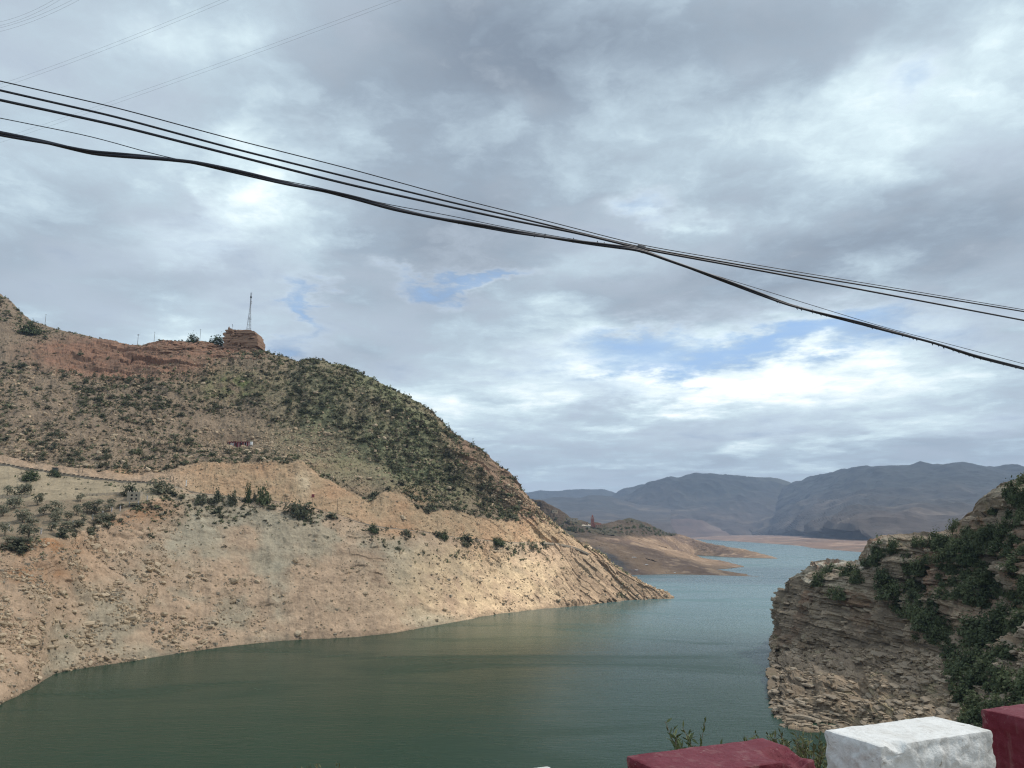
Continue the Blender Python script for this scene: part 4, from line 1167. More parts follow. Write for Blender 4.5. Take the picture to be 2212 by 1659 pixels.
    # dead branches washed up at the waterline
    for (x, y, s), lab in zip([(1664, 1512, 3.0), (1668, 1462, 3.4), (1676, 1545, 2.0)], ['forked dead branch at the waterline, lower left edge of the cliff', 'dead branch reaching over the water, half way up the cliff edge', 'small dead branch at the water beside the lowest cliff beds']):
        p = cliff_at(x + 4, y)
        mb = MB()
        for q in range(7):
            a = rng.uniform(2.2, 4.2); e = rng.uniform(-.1, .8); L = s * rng.uniform(.5, 1)
            d = np.array([math.cos(a) * math.cos(e), math.sin(a) * .4, math.sin(e)]) * L
            b = d * rng.uniform(0, .4); mb.tube([b * 0, b + d * .4, b + d + np.array([0, 0, .2 * L])], [.09, .06, .025], 5)
        o = mb.build('dead_branch', M_DRY, None, p + np.array([0, 0, .3])); tag(o, lab, 'branch')
build_cliff_growth()

# ------------------------------------------------------------------ the hillside road, crag, mast and small buildings
M_ASPH = mat_plain('old_asphalt', (0.28, 0.235, 0.18), .9, .2, .3)
M_STEEL = mat_plain('galvanised_steel', (0.30, 0.32, 0.34), .6, .15, 2)
M_DKMET = mat_plain('dark_metal', (0.05, 0.055, 0.065), .6, .2, 2)
M_WHITE = mat_plain('white_paint', (0.78, 0.78, 0.76), .6, .08, 3)
M_PALEST = mat_plain('pale_masonry', (0.40, 0.335, 0.25), .9, .3, 1.2, .03)
M_REDW = mat_plain('red_wall', (0.22, 0.045, 0.05), .85, .25, 1.0)
M_STRIPE = mat_plain('whitewash', (0.50, 0.47, 0.46), .85, .2, 1.0)
M_PINK = mat_plain('rose_plaster', (0.30, 0.115, 0.09), .9, .2, .5)
M_BLACK = mat_plain('dark_opening', (0.015, 0.015, 0.017), .9, .1, 1)
M_OCHRE = mat_plain('earth_wall', (0.33, 0.23, 0.16), .9, .25, .4)
M_WOOD = mat_plain('weathered_wood', (0.12, 0.095, 0.075), .9, .3, 4)

def build_road():
    r_i = np.where(HSEC == 4)[0][0]; r_t = np.where(HSEC == 3)[0][0]; r_e = np.where(HSEC == 2)[0][0]
    Nn = HG.shape[1]
    js = np.arange(30, 960, 6)
    f = sstep(XS[js], 340, 430)[:, None]
    ctr = HG[r_i - 2, js] * (1 - f) + HG[r_i - 8 if False else (r_e + r_t) // 2 + 6, js] * f
    ctr = blur(ctr, 8, 0)
    t = np.gradient(ctr, axis=0); t[:, 2] = 0; t /= np.linalg.norm(t, axis=1, keepdims=True)
    n = np.stack([-t[:, 1], t[:, 0], t[:, 2] * 0], -1)
    V = np.concatenate([ctr - n * 3 + [0, 0, .45], ctr + n * 3 + [0, 0, .45], ctr - n * 3.3 + [0, 0, -1.2], ctr + n * 3.3 + [0, 0, -1.2]])
    k = len(ctr); i = np.arange(k - 1)
    F = np.concatenate([np.stack([i, i + 1, i + 1 + k, i + k], -1), np.stack([i + 2 * k, i + 1 + 2 * k, i + 1, i], -1), np.stack([i + k, i + 1 + k, i + 1 + 3 * k, i + 3 * k], -1)])
    tag(link('hillside_road', make_mesh('hillside_road', V, F, M_ASPH)), kind='structure')
    # low kerb of dark stones on the outer edge, seen as a thin line
    mb = MB()
    out = ctr - n * 3.1
    for q in range(0, np.searchsorted(XS[js], 335)):
        p = out[q]; d = out[q + 1] - out[q]
        mb.box(p + d / 2 + [0, 0, .6], (np.linalg.norm(d) * random.uniform(.5, .85), .4, random.uniform(.25, .6)), math.atan2(d[1], d[0]))
    tag(mb.build('road_kerb', M_WOOD), kind='structure')
build_road()

def build_crag():
    rng = np.random.default_rng(71)
    base = pt(527, 768, 772.0)
    k = 772 / FP
    t = empty('rock_outcrop', base); tag(t, 'red layered rock crag on the hilltop carrying the lattice mast', 'rock')
    # right profile of the crag, picture pixels from the bottom: (height, left, right)
    prof = [(-6, -44, 36), (6, -42, 32), (14, -41, 32), (20, -41, 31), (27, -41, 35), (33, -40, 33), (40, -40, 30), (46, -40, 26), (50, -40, 22), (54, -40, 16)]
    H = 54 * k; z = -10 * k
    while z < H:
        th = rng.choice([.7, 1.1, 1.8, 3.2]) * rng.uniform(.8, 1.2); th = min(th, H - z + .3)
        h = (z + th / 2) / k
        l = np.interp(h, [p[0] for p in prof], [p[1] for p in prof]) * k; r = np.interp(h, [p[0] for p in prof], [p[2] for p in prof]) * k
        l += rng.normal(0, .5); r += rng.normal(0, .95)
        nb = rng.integers(2, 5); cut = np.sort(np.concatenate([[l, r], rng.uniform(l + 2, r - 2, nb - 1)]))
        for q in range(nb):
            x0, x1 = cut[q] + .12, cut[q + 1] - .12
            if x1 - x0 < .8: continue
            fr = -9 + rng.normal(0, 1.4) + z * .04
            g = rng.normal(0, .35, 8)
            m_ = (x0 + x1) / 2
            poly = [(x0 + g[0], fr + abs(g[1]) * 2), (m_ + g[2] * 2, fr + g[3] - .5), (x1 + g[4], fr + abs(g[5]) * 2), (x1 + g[6], 15), (x0 + g[7], 15)]
            mb = MB(); mb.prism(poly, z + rng.uniform(0, .12), z + th * rng.uniform(.9, 1.0)); mb.build('rock_layer', M_CRAG, t)
        z += th
    # joint blocks that break the beds up
    var = [make_mesh('rock_block', *rock_arrays(rng, 1.0, 1), M_CRAG) for _ in range(6)]
    for q in range(130):
        z = rng.uniform(-3, H - .5); hh = z / k
        r = np.interp(hh, [p[0] for p in prof], [p[2] for p in prof]) * k
        x = rng.uniform(-40 * k, r)
        yv = -9 + z * .04 + abs((x + 40 * k) / (r + 40 * k) - .5) ** 3 * 22
        link('rock_block', var[rng.integers(6)], t, (x, yv + .2, z), (rng.normal(0, .08), rng.normal(0, .08), rng.normal(0, .15)), (rng.uniform(.9, 3.8), rng.uniform(.9, 2.4), rng.uniform(.4, 1.5)))
    for q in range(95):
        x = rng.uniform(332, 486); y = rng.uniform(0, 22) + lut([(332, 742), (400, 738), (440, 738), (486, 752)], np.array([x]))[0]
        p = hill(x, y) - base
        link('rock_block', var[rng.integers(6)], t, p, (rng.normal(0, .08), .06 + rng.normal(0, .06), rng.normal(0, .2)), (rng.uniform(1.5, 5.0), rng.uniform(1.0, 2.0), rng.uniform(.4, 1.2)))
    for q in range(60):
        x = rng.uniform(478, 576); y = rng.uniform(757, 776)
        p = hill(x, y) - base; r = rng.lognormal(-.1, .4)
        link('rock_block', var[rng.integers(6)], t, p, tuple(rng.normal(0, .3, 3)), (r * 1.4, r, r * .8))
    top = base + np.array([0, 0, H])
    # ruined wall at the left of the crag top
    w = MB()
    o = np.array([-38 * k, -2, 0])
    poly = [(0, 0), (0, 4.6), (.9, 6.2), (1.6, 4.4), (3.6, 3.9), (5.6, 2.6), (7.0, 2.9), (9.5, 1.6), (11.5, .7), (11.5, 0)]
    P = np.array(poly); n = len(P)
    V = np.concatenate([np.c_[P[:, 0], np.zeros(n), P[:, 1]], np.c_[P[:, 0], np.full(n, 1.2), P[:, 1]]])
    Q = [[i, (i + 1) % n, n + (i + 1) % n, n + i] for i in range(n)]
    T = [[0, i, i + 1] for i in range(1, n - 1)] + [[n, n + i + 1, n + i] for i in range(1, n - 1)]
    w.add(V, Q, T)
    tag(w.build('ruined_wall', M_CRAG, None, top + o + np.array([0, 0, -.8])), 'broken stub of a stone wall on the left end of the mast crag', 'wall')
    w = MB(); w.box((0, 0, 1.1), (.7, .7, 2.4))
    tag(w.build('stone_post', M_PALEST, None, top + np.array([-15.5 * k, -2, -.3])), 'short stone post on the crag top left of the mast', 'post')
    w = MB(); w.tube([(0, 0, -2.5), (0, 0, 4.6)], .1, 6); w.tube([(-.5, 0, 2.2), (.5, 0, 2.2)], .05, 5); w.box((.1, 0, 2.6), (.5, .3, 1.1)); w.box((-.25, 0, 3.9), (.35, .25, .9))
    tag(w.build('small_antenna', M_STEEL, None, top + np.array([-29 * k, -1, 3.5])), 'small antenna standing behind the ruined wall on the crag', 'antenna')
    # lattice mast
    m = empty('lattice_mast', top + np.array([7 * k, 0, -.4])); tag(m, 'tall steel lattice mast on the hilltop crag', 'mast')
    Hm, b0, b1, ht = 44.0, 2.6, .55, 28.0
    def leg(a, z):
        w = b0 + (b1 - b0) * min(z / ht, 1.0)
        return np.array([math.cos(a) * w, math.sin(a) * w, z])
    angs = [R(-90 + 25), R(30 + 25), R(150 + 25)]
    for a in angs:
        mb = MB(); mb.tube([leg(a, z) for z in (0, 9, 18, ht, Hm - 4)], [.24, .22, .20, .17, .14], 6); mb.build('leg', M_STEEL, m)
    zs = list(np.linspace(0, ht, 8)) + list(np.linspace(ht, Hm - 4, 10))[1:]
    for z0, z1 in zip(zs[:-1], zs[1:]):
        mb = MB()
        for q in range(3):
            a, b = angs[q], angs[(q + 1) % 3]
            mb.tube([leg(a, z1), leg(b, z1)], .10, 4); mb.tube([leg(a, z0), leg(b, z1)], .07, 4)
        mb.build('brace', M_STEEL, m)
    mb = MB()
    for q in range(12):
        a = q * math.pi / 6; a2 = (q + 1) * math.pi / 6
        mb.tube([(1.7 * math.cos(a), 1.7 * math.sin(a), 14.2), (1.7 * math.cos(a2), 1.7 * math.sin(a2), 14.2)], .16, 4)
    mb.build('platform', M_DKMET, m)
    for q in range(6):
        a = q * math.pi / 3; mb = MB(); mb.box((.75 * math.cos(a), .75 * math.sin(a), Hm - 6.2), (.35, .3, 1.7), a); mb.build('antenna_panel', M_DKMET, m)
    for q in range(3):
        a = q * 2.1; mb = MB(); mb.box((.62 * math.cos(a), .62 * math.sin(a), Hm - 2.6), (.3, .28, 2.6), a); mb.build('antenna_panel', M_STEEL, m)
    for z in (30.5, 32.6):
        mb = MB(); mb.tube([(.7, -.5, z), (1.15, -.8, z)], [.55, .6], 12); mb.build('dish', M_STEEL, m)
    mb = MB(); mb.tube([(0, 0, Hm - 5), (0, 0, Hm)], .07, 5); mb.build('lightning_rod', M_STEEL, m)
build_crag()

def build_hut():
    p = hill(515, 966); k = mpp(p)
    t = empty('striped_hut', p + np.array([0, 0, -.3]), R(-4)); tag(t, 'long low hut with red and white striped walls on the hillside', 'hut')
    W, D, H = 46 * k, 5.0, 11.5 * k
    mb = MB(); mb.box((0, D / 2, H / 2), (W, D, H)); mb.build('wall', M_REDW, t)
    mb = MB(); mb.box((0, D / 2 - .2, H + .16), (W + 1.0, D + 1.0, .3)); mb.build('roof', M_REDW, t)
    ws = [-.46, -.33, -.22, -.10, .02, .14, .27, .37, .48]
    for u in ws:
        mb = MB(); mb.box((u * W, -.02, H / 2), (.42, .12, H)); mb.build('stripe', M_STRIPE, t)
    mb = MB(); mb.box((-.31 * W, -.05, H * .58), (2.6, .14, H * .5)); mb.build('shutter', M_STRIPE, t)
    for u, w, z, h in ((-.12, 1.15, .42, .8), (.33, 1.1, .42, .8), (.12, 1.3, .62, .4)):
        mb = MB(); mb.box((u * W, -.06, H * z), (w, .16, H * h)); mb.build('door' if h > .5 else 'window', M_BLACK, t)
    q = hill(543, 966) + np.array([0, -.5, 0]); k = mpp(q)
    t = empty('water_tank', q); tag(t, 'white water tank on stilts beside the striped hut', 'tank')
    for a in (-.8, .8):
        for b in (-.8, .8):
            mb = MB(); mb.tube([(a, b, -.8), (a, b, 12 * k - 2.4)], .1, 5); mb.build('leg', M_WHITE, t)
    mb = MB(); mb.tube([(0, 0, 12 * k - 2.5), (0, 0, 12 * k - 2.3), (0, 0, 12 * k - .2), (0, 0, 12 * k)], [1.2, 1.25, 1.25, .9], 14); mb.build('tank_body', M_WHITE, t)
build_hut()

def build_tower():
    p = hill(287, 1084); k = mpp(p)
    t = empty('castellated_tower', p + np.array([0, 0, -.8]), R(12)); tag(t, 'small pale stone tower with horned corners by the orchard terrace', 'tower')
    W, D, H = 25 * k, 20 * k, 22 * k
    # walls with window openings: built as piers, bands and sills around the holes
    mb = MB(); mb.box((0, D / 2 + .3, H / 2), (W, D - .6, H)); mb.build('wall', M_PALEST, t)
    f = MB()
    cols = [(-W / 2, -W * .22), (-W * .06, W * .14), (W * .28, W / 2)]
    for a, b in cols: f.box(((a + b) / 2, .15, H / 2), (b - a, .5, H))
    for z0, z1 in ((0, .30), (.46, .64), (.80, 1.0)):
        for a, b in ((-W * .22, -W * .06), (W * .14, W * .28)): f.box(((a + b) / 2, .16, (z0 + z1) / 2 * H), (b - a, .48, (z1 - z0) * H))
    f.build('front_wall', M_PALEST, t)
    for a, b in ((-W * .22, -W * .06), (W * .14, W * .28)):
        for z0, z1 in ((.30, .46), (.64, .80)):
            mb = MB(); mb.box(((a + b) / 2, .34, (z0 + z1) / 2 * H), (b - a, .1, (z1 - z0) * H)); mb.build('window', M_BLACK, t)
    for a in (-1, 0, 1):
        for d in (0, 1):
            x, y, s = a * (W / 2 - .45), .35 + d * (D - .7), .9
            V = [(x - s / 2, y - s / 2, H), (x + s / 2, y - s / 2, H), (x + s / 2, y + s / 2, H), (x - s / 2, y + s / 2, H), (x + a * .3, y, H + 1.5)]
            mb = MB(); mb.add(V, [[3, 2, 1, 0]], [[0, 1, 4], [1, 2, 4], [2, 3, 4], [3, 0, 4]]); mb.build('horn', M_PALEST, t)
    # low walls either side
    for (x0, y0, x1, y1), lab in (((185, 1071, 270, 1068), 'low pale retaining wall running left from the castellated tower'), ((0, 1077, 66, 1074), 'low pale wall behind the orchard at the left edge')):
        a, b = hill(x0, y0), hill(x1, y1); d = b - a; n = 10
        mb = MB()
        for q in range(n):
            c = hill(x0 + (x1 - x0) * (q + .5) / n, y0 + (y1 - y0) * (q + .5) / n)
            mb.box(c + np.array([0, -.3, .55]), (np.linalg.norm(d) / n + .02, .5, 1.7), math.atan2(d[1], d[0]))
        tag(mb.build('retaining_wall', M_PALEST), lab, 'wall')
    # dark box by the road
    p = hill(118, 1020)
    t = empty('roadside_box', p, 0); tag(t, 'black box shaped hut at the roadside high on the pale bank', 'hut')
    k = mpp(p)
    mb = MB(); mb.box((0, 0, 4.6 * k), (9 * k, 2.2, 8.6 * k)); mb.build('body', M_DKMET, t)
    mb = MB(); mb.box((0, -.1, 9.2 * k), (10.4 * k, 2.8, 1.0 * k)); mb.build('roof', M_DKMET, t)
    p = hill(676, 1076) ; k = mpp(p)
    s = empty('small_sign', p); tag(s, 'small dark purple square panel standing at the foot of the orange cutting', 'sign')
    mb = MB(); mb.box((0, -.1, 5.2 * k), (6 * k, .15, 6.5 * k)); mb.build('panel', M_REDW, s)
    mb = MB(); mb.tube([(0, 0, -.5), (0, 0, 5 * k)], .08, 5); mb.build('post', M_WOOD, s)
build_tower()

def build_posts():
    # white posts along the terrace edge (positions in a 4.424x enlargement of the left part)
    fp = [(93, 875), (443, 915), (565, 855), (783, 825), (897, 780), (1000, 755), (1105, 705), (1207, 668), (1300, 655), (1397, 610), (1490, 600), (1587, 540)]
    proto = None
    for u, v in fp:
        x, y = u / 4.424 / 1.1302, (1100 + v / 4.424) / 1.1302
        p = hill(x, y); k = mpp(p)
        if proto is None:
            mb = MB(); mb.box((0, 0, 1.3), (.5, .5, 3.4)); mb.box((0, 0, 2.95), (.26, .26, .2)); proto = mb.mesh('fence_post', M_STRIPE)
        o = link('fence_post', proto, None, p); tag(o, 'white concrete fence post along the lower edge of the orchard terrace', 'post', 'white fence posts of the orchard')
    pole = None
    # slender roadside poles: (x, foot y, height in px)
    for x, y, h in [(461, 1058, 30), (615, 1086, 11), (674, 1094, 16), (729, 1104, 24), (871, 1128, 22), (945, 1141, 20), (998, 1146, 20), (1037, 1151, 18), (1100, 1160, 17), (1166, 1163, 22), (1223, 1164, 20)]:
        p = hill(x, y); k = mpp(p)
        mb = MB(); mb.tube([(0, 0, -1), (.02, 0, h * k * .5), (0, 0, h * k)], [.14, .12, .09], 6); mb.box((0, 0, h * k - .3), (.9, .12, .12))
        tag(mb.build('roadside_pole', M_WOOD, None, p), 'slender wooden pole on the hillside road under the cutting', 'pole', 'slender poles along the hillside road')
    for x, y, h in [(61, 998, 10), (73, 999, 10), (170, 1020, 13), (178, 1021, 13), (367, 1041, 11), (373, 1042, 11)]:
        p = hill(x, y); k = mpp(p)
        mb = MB(); mb.box((0, 0, h * k / 2), (.3, .3, h * k + 1)); mb.box((0, 0, h * k), (.8, .2, .2))
        tag(mb.build('road_post', M_WOOD, None, p), 'dark wooden post, one of a pair beside the left hillside road', 'post', 'paired posts by the hillside road')
    p = hill(402, 1050); mb = MB(); mb.box((0, 0, 1.6), (.5, .4, 5.2)); tag(mb.build('white_marker', M_WHITE, None, p), 'white marker post at the left end of the orange cutting', 'post')
    # poles on the skyline
    for (x, y, h), lab in zip([(97, 700, 22), (297, 742, 21), (333, 734, 18), (432, 730, 20)], ['leaning pale pole on the skyline near the left hilltop', 'cross armed power pole on the skyline above the red rock band', 'plain pole on the skyline right of the cross armed one', 'thin power pole on the skyline left of the mast crag']):
        p = pt(x, y, lut(T_R, np.array([float(x)]), 2)[0] + 3); k = mpp(p)
        t = empty('power_pole', p); tag(t, lab, 'pole')
        mb = MB(); mb.tube([(0, 0, -3), (0, 0, h * k)], [.22, .13], 6); mb.build('shaft', M_WOOD, t)
        mb = MB(); mb.box((0, 0, h * k - .4), (2.4 if x == 297 else 1.2, .18, .2))
        if x == 297: mb.box((0, 0, h * k - 1.6), (2.0, .18, .2))
        mb.build('cross_arm', M_WOOD, t)
build_posts()

# ------------------------------------------------------------------ mosque and village on the far headland
def build_village():
    p = mosque_hill(1280, 1139); k = mpp(p)
    t = empty('mosque', p + np.array([0, 0, -.5]), R(10)); tag(t, 'rose coloured mosque with a square minaret on the far headland', 'mosque')
    H = 26 * k
    mb = MB(); mb.box((0, 0, H * .36), (5.6 * k, 5.6 * k, H * .72)); mb.build('minaret_shaft', M_PINK, t)
    mb = MB(); mb.box((0, 0, H * .74), (6.6 * k, 6.6 * k, 1.2)); mb.build('balcony_band', M_STRIPE, t)
    mb = MB(); mb.box((0, 0, H * .785), (6.0 * k, 6.0 * k, 1.0)); mb.build('parapet', M_PINK, t)
    mb = MB(); mb.box((0, 0, H * .87), (2.6 * k, 2.6 * k, H * .15)); mb.build('lantern', M_PINK, t)
    mb = MB(); mb.tube([(0, 0, H * .94), (0, 0, H * .97), (0, 0, H * 1.0)], [1.2 * k, .8 * k, .1], 10); mb.build('dome', M_PINK, t)
    for z in (.3, .5): 
        mb = MB(); mb.box((0, -2.82 * k, H * z), (1.0 * k, .1, 2.2)); mb.build('window', M_BLACK, t)
    mb = MB(); mb.box((9 * k, 3, 3.6), (17 * k, 12, 8.4)); mb.build('prayer_hall', M_PINK, t)
    mb = MB(); mb.box((12 * k, -4.5, 2.6), (15 * k, 6, 6.4)); mb.build('annex', M_OCHRE, t)
    for u in (6, 10, 14, 18):
        mb = MB(); mb.box((u * k, -7.56, 3.0), (1.2, .12, 1.8)); mb.build('window', M_BLACK, t)
    houses = [(1210, 1118, 22, 8, M_OCHRE, 'flat roofed earth coloured house at the left of the far village'), (1236, 1126, 22, 6, M_PALEST, 'low pale house above the village car park'),
              (1199, 1108, 12, 6, M_PALEST, 'pale small house highest in the far village'), (1262, 1133, 16, 5, M_OCHRE, 'low house just left of the mosque')]
    for x, y, w, h, m, lab in houses:
        p = mosque_hill(x, y); k = mpp(p)
        t = empty('village_house', p + np.array([0, 0, -1.2]), R(5)); tag(t, lab, 'house')
        W, Hh = w * k, h * k + 1.2
        mb = MB(); mb.box((0, 4, Hh / 2), (W, 8, Hh)); mb.build('wall', m, t)
        mb = MB(); mb.box((0, 4, Hh + .2), (W + .6, 8.6, .4)); mb.build('roof', m, t)
        for q in range(3):
            mb = MB(); mb.box((W * (-.3 + .3 * q), -.04, Hh * .6), (1.3, .14, 1.5)); mb.build('window' if q != 1 else 'door', M_BLACK, t)
    # dark shelter and pale yard
    p = mosque_hill(1227, 1131); k = mpp(p)
    t = empty('dark_shelter', p); tag(t, 'small black roofed shelter on the pale village yard', 'shelter')
    mb = MB(); mb.box((0, 0, 5.2 * k), (6 * k, 4, 1.2)); mb.build('roof', M_DKMET, t)
    for a in (-2.3, 2.0): mb = MB(); mb.box((a * k, 0, 2.4 * k), (1.2 * k, 2.5, 5 * k)); mb.build('post', M_DKMET, t)
    a = [mosque_hill(x, y) + np.array([0, 0, .7]) for x, y in ((1206, 1139), (1290, 1138), (1270, 1133.5), (1216, 1133))]
    tag(link('village_yard', make_mesh('village_yard', a + [q - np.array([0, 0, 3.0]) for q in a], np.array([[0, 1, 2, 3], [0, 4, 5, 1], [1, 5, 6, 2], [2, 6, 7, 3], [3, 7, 4, 0]]), mat_plain('pale_gravel', (.46, .41, .34), .9, .15, .2))), kind='structure')
    for x, lab in ((1204.5, 'left of two white parked vans under the far village yard'), (1209.5, 'right of two white parked vans under the far village yard')):
        p = mosque_hill(x, 1147) + np.array([0, -6, 2.0]); k = mpp(p)
        t = empty('parked_van', p, R(90)); tag(t, lab, 'van')
        mb = MB(); mb.prism([(-2.3, 0), (2.3, 0), (2.3, 1.0), (1.5, 1.9), (-2.3, 2.0)], -.9, .9)
        V = np.array(mb.V[0]); mb.V[0] = np.stack([V[:, 0], V[:, 2], V[:, 1] + .5], -1); mb.build('body', M_WHITE, t)
        for u in (-1.4, 1.4):
            mb = MB(); mb.tube([(u, -.95, .4), (u, .95, .4)], .4, 10); mb.build('wheel', M_BLACK, t)
    rng = np.random.default_rng(81)
    for q in range(16):
        x = 1226 + q * 2.35 + rng.normal(0, .5); p = mosque_hill(x, 1155 - (q % 3) * 2.5 + q * .1); k = mpp(p)
        w, h = rng.uniform(4.5, 6), rng.uniform(11, 16) - q * .25
        t = empty('cypress_tree', p); tag(t, 'dark slim conifer in the dense clump below the far mosque', 'tree', 'conifer clump below the mosque')
        mb = MB(); mb.tube([(0, 0, -.5), (0, 0, h * k * .5)], .25, 5); mb.build('trunk', M_BARK, t)
        link('crown', DCROWN_ME[q % 2], t, (0, 0, h * k * .52), (0, 0, q), (w * k * .5, w * k * .5, h * k * .55))
    labs = 'round dark bush on the far headland around the mosque'
    for q in range(150):
        x = rng.uniform(1196, 1460); y = rng.uniform(lut([(1196, 1118), (1281, 1140), (1330, 1132), (1365, 1126), (1405, 1140), (1460, 1155)], np.array([x]))[0], 1158)
        p = mosque_hill(x, y); k = mpp(p); w = rng.uniform(3, 8)
        o = link('headland_shrub', SHRUB_ME[q % 10] if q % 3 else DARK_ME[q % 6], None, p, (0, 0, q), (w * k / 2, w * k / 2, w * k * .55)); tag(o, labs, 'shrub', 'bushes on the far headland')
    # boats at the shore of the near headland
    p = pt_z(1452, 1239.5, 0.0)
    def hull(name, loc, L, W, H, mat, rz, lab):
        t = empty(name, loc, rz); tag(t, lab, 'boat')
        n = 9; V = []; 
        for i in range(n):
            u = i / (n - 1); w = W / 2 * (1 - max(0, (u - .45) / .55) ** 2.2); s = .12 * H * u * u * 3
            V += [(L * (u - .5), -w, H + s), (L * (u - .5), -w * .55, -.2), (L * (u - .5), w * .55, -.2), (L * (u - .5), w, H + s), (L * (u - .5), w * .8, H * .75 + s), (L * (u - .5), -w * .8, H * .75 + s)]
        Q = []
        for i in range(n - 1):
            for q in range(6): a, b = i * 6 + q, i * 6 + (q + 1) % 6; Q.append([a, b, b + 6, a + 6])
        mb = MB(); mb.add(V, Q, [[0, 2, 1], [0, 3, 2], [0, 4, 3], [0, 5, 4]]); mb.build('hull', mat, t)
        mb = MB(); mb.box((-L * .1, 0, H + .5), (L * .3, W * .6, 1.1)); mb.build('cabin', mat, t)
        return t
    hull('motor_boat', p + np.array([4, -3, 0]), 8, 3, 1.0, M_WHITE, R(8), 'small white motor boat moored at the tip of the near spit shore')
    hull('rowing_boat', p + np.array([-8, -2, 0]), 6, 2.2, .7, M_DKMET, R(-6), 'dark rowing boat moored beside the white motor boat')
    t = empty('floating_dock', p + np.array([-18, 1, 0]), R(3)); tag(t, 'dark floating dock on the shore left of the moored boats', 'dock')
    mb = MB(); mb.box((0, 0, .5), (14, 3, .5)); mb.build('deck', M_WOOD, t)
    for u in (-6, 6): mb = MB(); mb.tube([(u, -1.2, -1), (u, -1.2, 2.2)], .15, 6); mb.build('pile', M_WOOD, t)
    for (x, y, w), lab in (((1370, 1204.5, 10), 'pale flat rock slab in the middle of the near headland'), ((1396, 1220, 7), 'smaller pale rock slab lower on the near headland'), ((1375, 1232, 6), 'white rock near the water on the near headland')):
        p = on_grid(LA[0], LAPX, LAPY, x, y); k = mpp(p)
        o = link('pale_rock', make_mesh('pale_rock', *rock_arrays(rng, .5, 1), M_STRIPE), None, p + np.array([0, 0, .4]), None, (w * k / 2, 2.5, 1.2)); tag(o, lab, 'rock')
build_village()

